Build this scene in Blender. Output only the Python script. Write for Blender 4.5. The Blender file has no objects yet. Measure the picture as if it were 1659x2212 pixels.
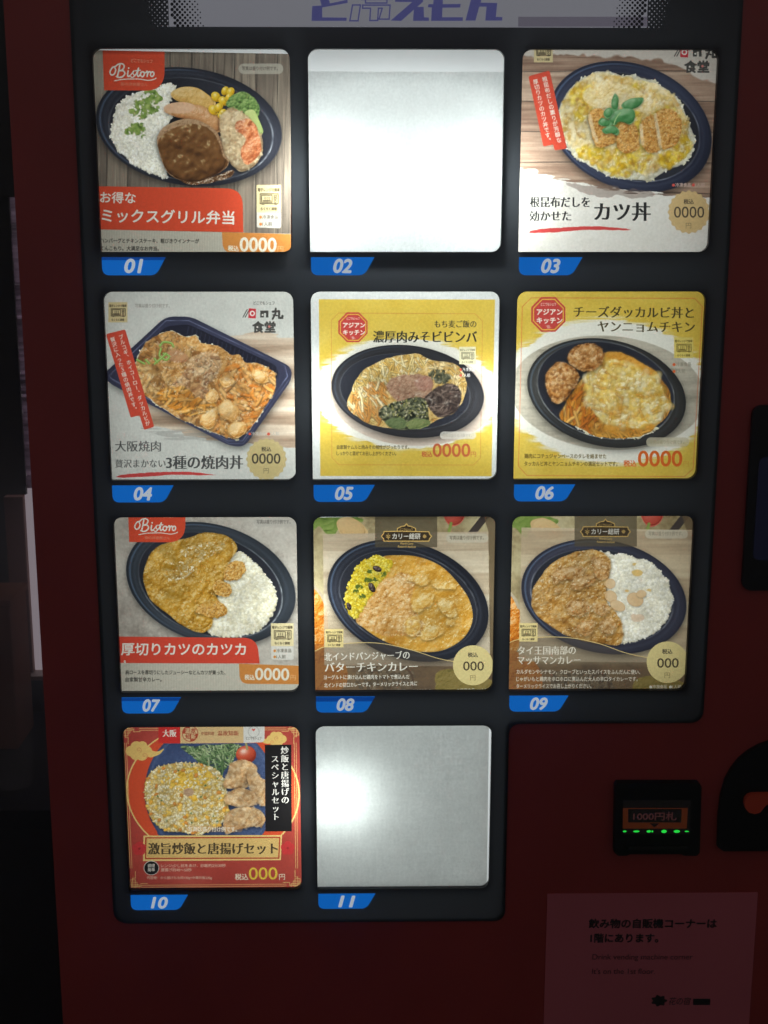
import bpy, bmesh, math
import numpy as np
from mathutils import Matrix, Vector

scene = bpy.context.scene
C = scene.collection

# ------------------------------------------------------------------ camera
Z0 = 1.45                                   # height of the middle of the top row of windows
FPX, CXP, CYP = 2797.134, 829.5, 1106.0     # focal length and centre for a 1659 x 2212 picture
CAM = np.array([-0.035431, -1.177884, Z0 - 0.067099])
RC = np.array([[0.9999046, -0.0138074, 0.0002686],
               [-0.0026720, -0.2125094, -0.9771554],
               [0.0135490, 0.9770615, -0.2125260]])   # rows: right, down, forward
cam_data = bpy.data.cameras.new('camera')
cam = bpy.data.objects.new('camera', cam_data)
C.objects.link(cam)
cam_data.sensor_fit = 'HORIZONTAL'
cam_data.sensor_width = 36.0
cam_data.lens = 36.0 * FPX / 1659.0
cam_data.clip_start = 0.02
cam_data.clip_end = 60.0
mw = Matrix.Identity(4)
for i in range(3):
    mw[i][0], mw[i][1], mw[i][2], mw[i][3] = RC[0][i], -RC[1][i], -RC[2][i], CAM[i]
cam.matrix_world = mw
scene.camera = cam

# ------------------------------------------------------------------ world, view transform
world = bpy.data.worlds.new('World')
scene.world = world
world.use_nodes = True
bgn = world.node_tree.nodes['Background']
bgn.inputs[0].default_value = (1.0, 0.93, 0.88, 1)
bgn.inputs[1].default_value = 0.115
vs = scene.view_settings
vs.view_transform = 'Standard'
vs.look = 'None'
vs.exposure = 0.0
vs.gamma = 1.0
vs.use_curve_mapping = False
scene.cycles.use_denoising = True
scene.cycles.max_bounces = 10
scene.cycles.diffuse_bounces = 6
scene.cycles.transmission_bounces = 8
scene.cycles.caustics_reflective = False
scene.cycles.caustics_refractive = False
scene.cycles.sample_clamp_indirect = 6.0

# ------------------------------------------------------------------ lamps inside the display box
SW, SH, PX, PZ = 0.170, 0.1717, 0.18567, 0.20665     # window width, height and pitch


def lamp(name, x, y, z, sx, sy, power, col):
    d = bpy.data.lights.new(name, 'AREA')
    d.shape = 'RECTANGLE'
    d.size, d.size_y = sx, sy
    d.energy = power
    d.color = col
    o = bpy.data.objects.new(name, d)
    C.objects.link(o)
    o.location = (x, y, z)
    o.rotation_euler = (math.radians(-90), 0, 0)     # shines towards -y, out of the machine
    return o


COOL = (0.93, 1.0, 1.0)
# one soft light panel behind every window, and a bright tube end between the columns
SOFT = {1: 0.128, 2: 0.020, 3: 0.142, 4: 0.155, 5: 0.130, 6: 0.145, 7: 0.155, 8: 0.158, 9: 0.165, 10: 0.160, 11: 0.250}
for n, e in SOFT.items():
    r, c = divmod(n - 1, 3)
    lamp('light_panel', (c - 1) * PX, 0.058, Z0 - r * PZ, *((0.188, 0.188) if n != 11 else (0.25, 0.23)), e, COOL)
HOT = [(-0.080, -0.028, 0.018, 0.05, 0.12), (0.074, -0.028, 0.018, 0.05, 0.09), (0.0, -0.026, 0.16, 0.026, 1.15),  # last here: wide lamp added to flood the blank top window
       (-0.080, -0.012 - PZ, 0.018, 0.04, 0.062), (0.080, -0.012 - PZ, 0.018, 0.04, 0.062),
       (-0.087, 0.004 - 2 * PZ, 0.018, 0.04, 0.040), (0.083, 0.004 - 2 * PZ, 0.018, 0.04, 0.012),
       (-0.070, 0.008 - 3 * PZ, 0.06, 0.025, 0.105)]
for x, z, sx, sy, e in HOT:
    lamp('tube_or_added_lamp', x, 0.042, Z0 + z, sx, sy, e, COOL)


# ------------------------------------------------------------------ helpers
def lin(c):
    c = np.asarray(c, float) / 255.0
    return np.where(c <= 0.04045, c / 12.92, ((c + 0.055) / 1.055) ** 2.4)


def W(u, v, Y=0.0):
    """The point of the plane y = Y that stands at picture position (u, v) of the 1659-wide view."""
    d = RC.T @ np.array([(u - CXP) / FPX, (v - CYP) / FPX, 1.0])
    t = (Y - CAM[1]) / d[1]
    return CAM + t * d


def mat(name, col, rough=0.5, metal=0.0, bump=0.0, bscale=200.0, vary=0.0, emit=0.0, ecol=None, spec=0.5, coat=0.0):
    m = bpy.data.materials.new(name)
    m.use_nodes = True
    nt = m.node_tree
    b = nt.nodes['Principled BSDF']
    b.inputs['Base Color'].default_value = (*col, 1)
    b.inputs['Roughness'].default_value = rough
    b.inputs['Metallic'].default_value = metal
    b.inputs['Specular IOR Level'].default_value = spec
    b.inputs['Coat Weight'].default_value = coat
    b.inputs['Coat Roughness'].default_value = 0.08
    if emit:
        b.inputs['Emission Color'].default_value = (*(ecol or col), 1)
        b.inputs['Emission Strength'].default_value = emit
    tc = nt.nodes.new('ShaderNodeTexCoord')
    if bump or vary:
        no = nt.nodes.new('ShaderNodeTexNoise')
        no.inputs['Scale'].default_value = bscale
        no.inputs['Detail'].default_value = 5
        nt.links.new(tc.outputs['Object'], no.inputs['Vector'])
        if bump:
            bp = nt.nodes.new('ShaderNodeBump')
            bp.inputs['Strength'].default_value = bump
            bp.inputs['Distance'].default_value = 0.002
            nt.links.new(no.outputs['Fac'], bp.inputs['Height'])
            nt.links.new(bp.outputs['Normal'], b.inputs['Normal'])
        if vary:
            n2 = nt.nodes.new('ShaderNodeTexNoise')
            n2.inputs['Scale'].default_value = 9.0
            n2.inputs['Detail'].default_value = 6
            nt.links.new(tc.outputs['Object'], n2.inputs['Vector'])
            r = nt.nodes.new('ShaderNodeValToRGB')
            r.color_ramp.elements[0].color = (*[x * (1 - vary) for x in col], 1)
            r.color_ramp.elements[1].color = (*[min(1, x * (1 + vary)) for x in col], 1)
            r.color_ramp.elements[0].position = 0.3
            r.color_ramp.elements[1].position = 0.7
            nt.links.new(n2.outputs['Fac'], r.inputs['Fac'])
            nt.links.new(r.outputs['Color'], b.inputs['Base Color'])
    return m


def empty(name, loc, label=None, cat=None, kind=None, group=None):
    o = bpy.data.objects.new(name, None)
    o.empty_display_size = 0.05
    C.objects.link(o)
    o.location = loc
    tag(o, label, cat, kind, group)
    return o


def tag(o, label=None, cat=None, kind=None, group=None):
    if label:
        o['label'] = label
    if cat:
        o['category'] = cat
    if kind:
        o['kind'] = kind
    if group:
        o['group'] = group
    return o


def put(name, me, m, parent=None):
    """Link a mesh made in world coordinates; under a parent it is shifted into the parent's frame."""
    o = bpy.data.objects.new(name, me)
    if m is not None and not me.materials:
        me.materials.append(m)
    C.objects.link(o)
    if parent is not None:
        p = parent
        off = Vector((0, 0, 0))
        while p is not None:
            off += Vector(p.location)
            p = p.parent
        me.transform(Matrix.Translation(-off))
        o.parent = parent
    else:
        co = np.zeros(len(me.vertices) * 3)
        me.vertices.foreach_get('co', co)
        co = co.reshape(-1, 3)
        c = (co.min(0) + co.max(0)) / 2
        c[2] = co[:, 2].min()
        me.transform(Matrix.Translation(-Vector(c)))
        o.location = c
    return o


def bm_mesh(bm, name='mesh'):
    me = bpy.data.meshes.new(name)
    bm.normal_update()
    bm.to_mesh(me)
    bm.free()
    return me


def add_box(bm, x0, x1, y0, y1, z0, z1, bev=0.0, seg=2):
    t = bmesh.new()
    bmesh.ops.create_cube(t, size=1.0)
    for v in t.verts:
        v.co = Vector((x0 + (v.co.x + .5) * (x1 - x0), y0 + (v.co.y + .5) * (y1 - y0), z0 + (v.co.z + .5) * (z1 - z0)))
    if bev:
        bmesh.ops.bevel(t, geom=t.edges[:], offset=bev, segments=seg, affect='EDGES', profile=0.5)
    tmp = bpy.data.meshes.new('tmp')
    t.to_mesh(tmp)
    t.free()
    bm.from_mesh(tmp)
    bpy.data.meshes.remove(tmp)


def box(name, x0, x1, y0, y1, z0, z1, m, parent=None, bev=0.0):
    bm = bmesh.new()
    add_box(bm, x0, x1, y0, y1, z0, z1, bev)
    return put(name, bm_mesh(bm, name), m, parent)


def rrect(x0, x1, z0, z1, r, sharp=(), n=6):
    """Rounded rectangle outline, counter-clockwise; corners named in sharp ('bl','br','tr','tl') stay square."""
    pts = []
    for key, cx, cz, a in (('bl', x0 + r, z0 + r, 180), ('br', x1 - r, z0 + r, 270), ('tr', x1 - r, z1 - r, 0), ('tl', x0 + r, z1 - r, 90)):
        if key in sharp:
            pts.append({'bl': (x0, z0), 'br': (x1, z0), 'tr': (x1, z1), 'tl': (x0, z1)}[key])
        else:
            for k in range(n + 1):
                t = math.radians(a + 90 * k / n)
                pts.append((cx + r * math.cos(t), cz + r * math.sin(t)))
    return pts


def round_poly(pts, rs, n=6):
    """Polygon whose corners are rounded by the radii rs."""
    out = []
    L = len(pts)
    for i in range(L):
        p = np.array(pts[i], float)
        r = rs[i]
        if r <= 0:
            out.append(tuple(p))
            continue
        a = np.array(pts[i - 1], float) - p
        b = np.array(pts[(i + 1) % L], float) - p
        a = p + a / np.linalg.norm(a) * r
        b = p + b / np.linalg.norm(b) * r
        for k in range(n + 1):
            t = k / n
            out.append(tuple((1 - t) ** 2 * a + 2 * t * (1 - t) * p + t * t * b))
    return out


def plate_mesh(outlines, y_front, depth, back=True, bevel=0.0):
    """Filled outlines in the x-z plane (later ones are holes) given a thickness towards +y."""
    cu = bpy.data.curves.new('tmp', 'CURVE')
    cu.dimensions = '2D'
    cu.fill_mode = 'BOTH'
    for pts in outlines:
        s = cu.splines.new('POLY')
        s.points.add(len(pts) - 1)
        for p, q in zip(s.points, pts):
            p.co = (q[0], q[1], 0, 1)
        s.use_cyclic_u = True
    ob = bpy.data.objects.new('tmp', cu)
    C.objects.link(ob)
    bpy.context.view_layer.update()
    me = bpy.data.meshes.new_from_object(ob.evaluated_get(bpy.context.evaluated_depsgraph_get()))
    bpy.data.objects.remove(ob)
    bpy.data.curves.remove(cu)
    bm = bmesh.new()
    bm.from_mesh(me)
    bpy.data.meshes.remove(me)
    bmesh.ops.remove_doubles(bm, verts=bm.verts[:], dist=1e-6)
    if bm.faces and sum(f.normal.z * f.calc_area() for f in bm.faces) < 0:
        bmesh.ops.reverse_faces(bm, faces=bm.faces[:])
    for v in bm.verts:                       # (x, z) -> world, front face looks to -y
        v.co = Vector((v.co.x, y_front, v.co.y))
    bm.normal_update()
    if depth:
        edges = [e for e in bm.edges if e.is_boundary]
        rims = []
        front_faces = bm.faces[:]
        dup = {}
        for e in edges:
            for v in e.verts:
                if v not in dup:
                    dup[v] = bm.verts.new((v.co.x, v.co.y + depth, v.co.z))
        for e in edges:
            a, b = e.verts
            f = e.link_faces[0]
            ls = [l for l in f.loops if l.edge == e][0]
            a, b = ls.vert, ls.link_loop_next.vert
            bm.faces.new((b, a, dup[a], dup[b]))
        if back:
            for f in front_faces:
                vs_ = []
                for v in f.verts:
                    if v not in dup:
                        dup[v] = bm.verts.new((v.co.x, v.co.y + depth, v.co.z))
                    vs_.append(dup[v])
                bm.faces.new(list(reversed(vs_)))
    return bm_mesh(bm)


def plate(name, outlines, y_front, depth, m, parent=None, back=True):
    return put(name, plate_mesh(outlines, y_front, depth, back), m, parent)


_tc = bpy.data.curves.new('type', 'FONT')
_to = bpy.data.objects.new('type', _tc)
_glyphs = {}


def type_mesh(s, bold=0.0, shear=0.0):
    if _to.name not in C.objects:
        C.objects.link(_to)
    _tc.body = s
    _tc.offset = bold
    _tc.shear = shear
    _to.data.update_tag()
    bpy.context.view_layer.update()
    return bpy.data.meshes.new_from_object(_to.evaluated_get(bpy.context.evaluated_depsgraph_get()))


def type_done():
    bpy.data.objects.remove(_to)


def lettering(name, s, p1, p2, height, y, m, parent, bold=0.0, shear=0.0, thick=0.0002):
    """Flat letters from p1 to p2 (x, z of the baseline ends), of the given cap height, lying at depth y."""
    me = type_mesh(s, 0.0, shear)
    if bold:                                   # heavier letters: the same outline laid round itself
        b = bmesh.new()
        for i in range(8):
            t = i * math.pi / 4
            c = me.copy()
            c.transform(Matrix.Translation((bold * math.cos(t), bold * math.sin(t), i)))
            b.from_mesh(c)
            bpy.data.meshes.remove(c)
        b.to_mesh(me)
        b.free()
    co = np.zeros(len(me.vertices) * 3)
    me.vertices.foreach_get('co', co)
    co = co.reshape(-1, 3)
    x0, x1 = co[:, 0].min(), co[:, 0].max()
    z0, z1 = co[:, 1].min(), co[:, 1].max()
    d = np.array(p2, float) - np.array(p1, float)
    nrm = np.array([-d[1], d[0]]) / np.linalg.norm(d)
    u = (co[:, 0] - x0) / (x1 - x0)
    v = (co[:, 1] - z0) / (z1 - z0) * height
    P = np.array(p1)[None] + u[:, None] * d[None] + v[:, None] * nrm[None]
    out = np.c_[P[:, 0], y - 0.000012 * co[:, 2], P[:, 1]]
    me.vertices.foreach_set('co', out.ravel())
    bm = bmesh.new()
    bm.from_mesh(me)
    bm.normal_update()
    if sum(f.normal.y * f.calc_area() for f in bm.faces) > 0:
        bmesh.ops.reverse_faces(bm, faces=bm.faces[:])
    bm.to_mesh(me)
    bm.free()
    return put(name, me, m, parent)


# ------------------------------------------------------------------ floor and wall
def full(x0, y0, k):
    """Reading positions from an enlarged crop of the photograph: crop pixel -> 1659-wide picture."""
    return lambda u, v: ((x0 + u * k) * 1659 / 3072.0, (y0 + v * k) * 1659 / 3072.0)


def xz(P, f=None, Y=0.0):
    out = []
    for p in P:
        q = f(*p) if f else p
        w = W(q[0], q[1], Y)
        out.append((w[0], w[2]))
    return out


def ccw(P):
    a = sum(P[i - 1][0] * P[i][1] - P[i][0] * P[i - 1][1] for i in range(len(P)))
    return P if a > 0 else P[::-1]


m_floor = mat('dark floor', (0.022, 0.02, 0.019), 0.45, bump=0.1, bscale=60, vary=0.3)
m_wall = mat('dark wall', (0.016, 0.014, 0.013), 0.8, bump=0.15, bscale=80, vary=0.3)
tag(box('floor', -4, 4, -3.5, 3.2, -0.10, 0.0, m_floor), kind='structure')
WALL_Y = 1.20
tag(box('wall', -4, 4, WALL_Y, WALL_Y + 0.12, 0.0, 2.6, m_wall), 'dark unlit wall behind the red machine', 'wall', kind='structure')

# ------------------------------------------------------------------ vending machine
m_red = mat('red enamel', (0.46, 0.060, 0.055), 0.40, bump=0.04, bscale=420, vary=0.10, spec=0.35)
m_black = mat('black plastic', (0.012, 0.012, 0.013), 0.42, bump=0.05, bscale=500, spec=0.35)
m_dull = mat('dull black plastic', (0.008, 0.008, 0.009), 0.6, bump=0.05, bscale=400, spec=0.25)

m_bezel = mat('black acrylic', (0.014, 0.015, 0.017), 0.34, bump=0.03, bscale=300, vary=0.15, spec=0.3)
nt = m_bezel.node_tree
tr = nt.nodes.new('ShaderNodeBsdfTranslucent')
tr.inputs['Color'].default_value = (0.82, 0.90, 1.0, 1)
mx = nt.nodes.new('ShaderNodeMixShader')
mx.inputs[0].default_value = 0.019                       # lamp leak added to imitate lens bloom round the windows
nt.links.new(nt.nodes['Principled BSDF'].outputs[0], mx.inputs[1])
nt.links.new(tr.outputs[0], mx.inputs[2])
nt.links.new(mx.outputs[0], nt.nodes['Material Output'].inputs['Surface'])

m_diff = bpy.data.materials.new('milky acrylic')
m_diff.use_nodes = True
nt = m_diff.node_tree
nt.nodes.remove(nt.nodes['Principled BSDF'])
tr = nt.nodes.new('ShaderNodeBsdfTranslucent')
tr.inputs['Color'].default_value = (0.95, 0.97, 0.96, 1)
df = nt.nodes.new('ShaderNodeBsdfDiffuse')
df.inputs['Color'].default_value = (0.85, 0.86, 0.85, 1)
mx = nt.nodes.new('ShaderNodeMixShader')
mx.inputs[0].default_value = 0.30
nt.links.new(tr.outputs[0], mx.inputs[1])
nt.links.new(df.outputs[0], mx.inputs[2])
nt.links.new(mx.outputs[0], nt.nodes['Material Output'].inputs['Surface'])

BX0, BX1, BXM = -0.2880, 0.2895, 0.1018
BZ0, BZM, BZ1 = Z0 - 0.7415, Z0 - 0.5325, Z0 + 0.30
MX0, MX1, MZ0, MZ1 = -0.3445, 0.655, 0.06, 1.83

machine = empty('vending_machine', (0.155, 0.375, 0.0), 'red food vending machine with black display front and lit menu windows', 'vending machine')


def bezel_outline(g=0.0):
    return round_poly([(BX0 - g, BZ0 - g), (BXM + g, BZ0 - g), (BXM + g, BZM - g), (BX1 + g, BZM - g), (BX1 + g, BZ1 + g), (BX0 - g, BZ1 + g)],
                      [0.016, 0.012, 0.012, 0.014, 0.014, 0.014], 8)


bm = bmesh.new()
bm.from_mesh(plate_mesh([rrect(MX0, MX1, MZ0, MZ1, 0.012), bezel_outline(-0.004)], 0.0, 0.012))
for b in ((MX0 + .001, MX0 + .006, .0125, .75, MZ0 + .001, MZ1 - .001), (MX1 - .006, MX1 - .001, .0125, .75, MZ0 + .001, MZ1 - .001),
          (MX0 + .0065, MX1 - .0065, .744, .75, MZ0 + .001, MZ1 - .001), (MX0 + .0065, MX1 - .0065, .0125, .7435, MZ0 + .001, MZ0 + .006),
          (MX0 + .0065, MX1 - .0065, .0125, .7435, MZ1 - .006, MZ1 - .001)):
    add_box(bm, *b)
put('cabinet', bm_mesh(bm, 'cabinet'), m_red, machine)
for fx in (MX0 + .06, MX1 - .06):
    for fy in (.08, .68):
        bm = bmesh.new()
        add_box(bm, fx - .025, fx + .025, fy - .025, fy + .025, 0.0, MZ0 + .0005, .004)
        put('foot', bm_mesh(bm, 'foot'), m_dull, machine)

# black front with its eleven windows
holes = []
for n in range(1, 12):
    sx, sz = ((n - 1) % 3 - 1) * PX, Z0 - ((n - 1) // 3) * PZ
    holes.append(rrect(sx - SW / 2, sx + SW / 2, sz - SH / 2, sz + SH / 2, 0.0085, ('bl',), 8))
plate('display_front', [bezel_outline()] + holes, -0.002, 0.0055, m_bezel, machine, back=False)
for n in range(1, 12):
    sx, sz = ((n - 1) % 3 - 1) * PX, Z0 - ((n - 1) // 3) * PZ
    if n in (2, 11):
        plate('diffuser', [rrect(sx - .0862, sx + .0862, sz - .0871, sz + .0871, 0.004)], 0.0068, 0.0, m_diff, machine)
    elif n in (1, 8):                       # a strip of the milky backing shows past the edge of these cards
        plate('diffuser', [rrect(sx - .0862, sx + .0862, sz + SH / 2 - .0045, sz + .0871, 0.001)], 0.0068, 0.0, m_diff, machine)

# blue number tags
m_blue = mat('lit blue tag', (0.01, 0.10, 0.40), 0.4, emit=1.0, ecol=tuple(lin((14, 98, 186))), spec=0.2)
m_blue_shade = mat('shaded blue tag', (0.01, 0.06, 0.25), 0.4, emit=1.0, ecol=tuple(lin((10, 62, 138))), spec=0.2)
m_numeral = mat('lit grey numeral', (0.5, 0.5, 0.52), 0.5, emit=1.0, ecol=tuple(lin((176, 186, 196))), spec=0.2)
for n in range(1, 12):
    sx, sz = ((n - 1) % 3 - 1) * PX, Z0 - ((n - 1) // 3) * PZ
    x0, zt = sx - SW / 2 + .0008, sz - SH / 2 - .0046
    h = .0158
    P = round_poly([(x0, zt - h), (x0 + .0475, zt - h), (x0 + .0565, zt), (x0, zt)], [.0065, .0055, 0, 0], 8)
    tagp = plate('number_tag', [P], -0.0032, 0.0012, m_blue, machine)
    if n in (1, 7, 8):  # shade of the overhanging card, laid on as a darker strip
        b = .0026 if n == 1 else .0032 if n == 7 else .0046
        plate('shade_band', [[(x0, zt - b), (x0 + .0565 - b * .57, zt - b), (x0 + .0565, zt), (x0, zt)]], -0.0034, 0.0, m_blue_shade, tagp)
    lettering('numeral', '%02d' % n, (x0 + .0196, zt - .0139), (x0 + .0366, zt - .0142), .0128, -0.0037, m_numeral, tagp, bold=0.034, shear=0.2)

# header sign with its lettering and halftone ends
m_sign = mat('grey lit sign', (0.30, 0.30, 0.31), 0.5, emit=1.0, ecol=tuple(lin((108, 109, 116))), vary=0.05, spec=0.2)
m_sign_band = mat('grey sign band', (0.20, 0.19, 0.21), 0.5, emit=1.0, ecol=tuple(lin((82, 79, 90))), spec=0.2)
m_letter = mat('violet lettering', (0.09, 0.09, 0.25), 0.5, emit=1.0, ecol=tuple(lin((58, 59, 104))), spec=0.2)
zs = Z0 + 0.1035
xl, xr = W(366, 30)[0], W(1396, 30)[0]
sign = plate('header_sign', [[(xl, zs), (xr, zs), (xr, Z0 + .245), (xl, Z0 + .245)]], -0.0044, 0.0022, m_sign, machine)
fh = full(1200, 0, 900 / 1659)
strokes = [
    [(87, 160), (343, 160), (345, 137), (165, 135), (165, 62), (352, 28), (350, 5), (222, 33), (186, -110), (120, -110), (160, 48), (92, 52)],
    [(668, 158), (745, 160), (838, 78), (832, 160), (948, 160), (948, 136), (912, 134), (910, 58), (862, 58), (905, 20), (905, -4), (905, -70), (700, -70), (700, -48), (830, -48), (830, 2), (700, 2), (700, 20), (826, 22)],
    [(965, 160), (1196, 160), (1198, 134), (1045, 134), (1048, 64), (1178, 62), (1182, 36), (1050, 38), (1052, -20), (1180, -22), (1182, -46), (1052, -46), (1054, -110), (996, -110), (980, 38), (945, 38), (940, 60), (970, 62)],
    [(1217, 158), (1290, 158), (1318, 56), (1372, 56), (1362, 158), (1486, 158), (1488, 132), (1440, 132), (1450, 29), (1328, 27), (1360, -110), (1288, -110)],
]
bm = bmesh.new()
for P in strokes:
    bm.from_mesh(plate_mesh([ccw(xz(P, fh))], -0.0050, 0.0003))
for P in ([(240, -110), (262, -110), (272, -70), (250, -70)], [(286, -110), (308, -110), (318, -70), (296, -70)]):
    bm.from_mesh(plate_mesh([ccw(xz(P, fh))], -0.0050, 0.0003))


def outline_bars(bm, P, w, y, closed=True):
    P = [np.array(p) for p in xz(P, fh)]
    L = len(P)
    for i in range(L if closed else L - 1):
        a, b = P[i], P[(i + 1) % L]
        d = (b - a) / np.linalg.norm(b - a)
        nn = np.array([-d[1], d[0]]) * w / 2
        a, b = a - d * w / 2, b + d * w / 2
        y -= 0.00002
        vs_ = [bm.verts.new((q[0], y, q[1])) for q in (a - nn, b - nn, b + nn, a + nn)]
        bm.faces.new(vs_)


w = .0011
outline_bars(bm, [(388, 44), (446, 44), (428, 160), (368, 160)], w, -0.0050)
outline_bars(bm, [(462, 45), (664, 45), (656, 148), (582, 148), (606, 68), (578, 68), (572, 158), (515, 158), (520, 68), (462, 68)], w, -0.0051)
outline_bars(bm, [(482, 6), (484, 30), (640, 30), (640, 6)], w, -0.0052, False)
outline_bars(bm, [(455, 4), (680, 2)], w, -0.0053, False)
outline_bars(bm, [(400, -70), (450, -70), (440, -10), (392, -10)], w, -0.0053)
outline_bars(bm, [(560, -110), (620, -110), (690, -40), (640, -30), (590, -70), (530, -30), (470, -40)], w, -0.0053)
put('lettering', bm_mesh(bm, 'lettering'), m_letter, sign)
plate('lower_band', [xz([(1118, 59.4), (1396, 59.4), (1396, 38), (1118, 38)])], -0.0047, 0.0, m_sign_band, sign)


def dots(name, fn, y, m, parent):
    bm = bmesh.new()
    st = .00435
    for j in range(70):
        z = zs + .0004 + j * st / 2
        if z > Z0 + .243:
            break
        for i in range(-60, 60):
            x = (i + .5 * (j % 2)) * st
            r = fn(x, z)
            if r <= 0:
                continue
            c = [bm.verts.new((x + r * math.cos(t), y, z + r * math.sin(t))) for t in np.arange(0, 2 * math.pi, math.pi / 5)]
            bm.faces.new(c)
    return put(name, bm_mesh(bm, name), m, parent)


def fade(x, z):
    """0 at the inner end of the dotted zone, 1 at its outer end."""
    x = abs(x - .0015) - .012 * max(0, (zs + .02 - z) / .02) * -0.4
    return (x - .1795) / (.2235 - .1795)


for side in (-1, 1):                       # a field of dots at each end
    dots('halftone_dots', lambda x, z: (.0006 + .0016 * fade(x, z)) if x * side > 0 and 0 < fade(x, z) < .58 and xl + .001 < x < xr - .001 else 0, -0.0049, m_dull, sign)
    dots('halftone_dots', lambda x, z: (.0016 - .0013 * fade(x, z)) if x * side > 0 and .5 < fade(x, z) < 1.0 and not (xl - .001 < x < xr + .001) else 0, -0.0028, m_sign, sign)

# small display at the right
f3 = full(2800, 1400, 272 / 547)
P = [(410, 470), (440, 440), (547, 438)]
x0, zt = xz([(405, 440)], f3)[0]
xb, zb = xz([(335, 1925)], f3)[0]
x0 = (x0 + xb) / 2
scr = plate('display_screen', [rrect(x0, x0 + .155, zb, zt, .009)], -0.005, 0.005, m_black, machine)
m_glow = mat('dark blue screen', (0.01, 0.01, 0.03), 0.2, emit=1.0, ecol=tuple(lin((10, 11, 22))), spec=0.15)
plate('screen_glass', [rrect(x0 + .0085, x0 + .145, zb + .030, zt - .048, .006)], -0.0054, 0.0, m_glow, scr)

# banknote slot
fb = full(2370, 2900, 702 / 1659)
m_orange = mat('orange label', (0.62, 0.13, 0.03), 0.5, emit=1.0, ecol=tuple(lin((32, 10, 4))))  # faint self-glow added, in place of light on the label
m_grey = mat('dark grey label', (0.055, 0.045, 0.045), 0.5)
m_dimtxt = mat('dull red print', (0.24, 0.10, 0.10), 0.6, emit=1.0, ecol=tuple(lin((48, 24, 24))))  # same added glow in the print
m_green = mat('green light', (0.02, 0.4, 0.08), 0.4, emit=1.2, ecol=(0.02, 0.72, 0.06))
bill = plate('banknote_slot', [ccw(xz([(200, 550), (217, 517), (985, 517), (1010, 548), (992, 1168), (965, 1197), (845, 1196), (820, 1182), (335, 1182), (310, 1196), (225, 1197), (190, 1165)], fb))], -0.009, 0.009, m_dull, machine)
plate('slot_window', [ccw(xz([(270, 672), (905, 672), (900, 992), (268, 992)], fb))], -0.0094, 0.0, m_grey, bill)
lab = plate('label_plate', [ccw(xz([(270, 745), (878, 745), (868, 937), (268, 937)], fb))], -0.0098, 0.0003, m_orange, bill)
plate('label_field', [ccw(xz([(318, 752), (820, 752), (815, 878), (318, 878)], fb))], -0.0101, 0.0, m_grey, lab)
q = xz([(362, 858), (770, 858)], fb)
lettering('lettering', '1000円札', q[0], q[1], .0088, -0.0104, m_dimtxt, lab, bold=0.02)
plate('arrow', [ccw(xz([(520, 886), (610, 886), (565, 924)], fb))], -0.0101, 0.0, m_grey, lab)
bm = bmesh.new()
q = xz([(310, 1102), (870, 1130)], fb)
add_box(bm, q[0][0], q[1][0], -.0125, -.0088, q[1][1], q[0][1], .0008)
put('lip', bm_mesh(bm, 'lip'), m_black, bill)
for u, w_, h_ in ((286, 34, 16), (395, 60, 18), (512, 42, 22), (545, 16, 18), (655, 52, 30), (775, 60, 26), (868, 40, 12)):
    (ax, az), (bx, bz) = xz([(u - w_ / 2, 963 + h_ / 2), (u + w_ / 2, 963 - h_ / 2)], fb)
    cx_, cz_, rx, rz = (ax + bx) / 2, (az + bz) / 2, (bx - ax) / 2, (bz - az) / 2
    plate('green_light', [[(cx_ + rx * math.cos(t), cz_ + rz * math.sin(t)) for t in np.arange(0, 6.28, .45)]], -0.0099, 0.0, m_green, bill)

# coin panel with its return lever
arc = [(1170, 1130), (1178, 860), (1200, 660), (1245, 500), (1300, 400), (1375, 305), (1460, 235), (1560, 178), (1659, 142)]
Pc = xz(arc, fb)
xe = Pc[-1][0]
Pc = Pc + [(xe + .03, Pc[-1][1] + .004), (xe + .10, Pc[-1][1] + .004)]
zb = xz([(1225, 1168)], fb)[0][1]
Pc = ccw(Pc + [(xe + .10, zb), (xz([(1225, 1168)], fb)[0][0], zb)])
coin = plate('coin_panel', [Pc], -0.006, 0.006, m_dull, machine)
m_lever = mat('orange lever', (0.80, 0.085, 0.035), 0.6)
lev = [(1405, 700), (1412, 655), (1440, 622), (1480, 608), (1660, 604), (1760, 604), (1760, 694), (1660, 694), (1610, 706), (1580, 742), (1550, 778), (1500, 792), (1445, 776), (1415, 742)]
plate('lever', [ccw(xz(lev, fb))], -0.012, 0.0055, m_lever, coin)


# ------------------------------------------------------------------ printing the menu cards
# Every card is one printed sheet. Its picture is computed here, pixel by pixel, from shapes, noise and lettering.
N = 760
PX_ = np.arange(N)
GX, GY = np.meshgrid(PX_.astype(np.float32), PX_.astype(np.float32))


def plane_h(y):
    """Homography from (x, z, 1) in the plane y to the 1659-wide picture."""
    K = np.array([[FPX, 0, CXP], [0, FPX, CYP], [0, 0, 1]])
    M = K @ RC
    return np.c_[M[:, 0], M[:, 2], M @ (np.array([0, y, 0]) - CAM)]


def sstep(a, b, x):
    t = np.clip((x - a) / (b - a), 0, 1)
    return t * t * (3 - 2 * t)


def _bw(scale, off):
    p = PX_ / scale + off
    i = np.floor(p).astype(int)
    f = (p - i).astype(np.float32)
    return i, [(1 - f) ** 3 / 6, (3 * f ** 3 - 6 * f ** 2 + 4) / 6, (-3 * f ** 3 + 3 * f ** 2 + 3 * f + 1) / 6, f ** 3 / 6]


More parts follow.
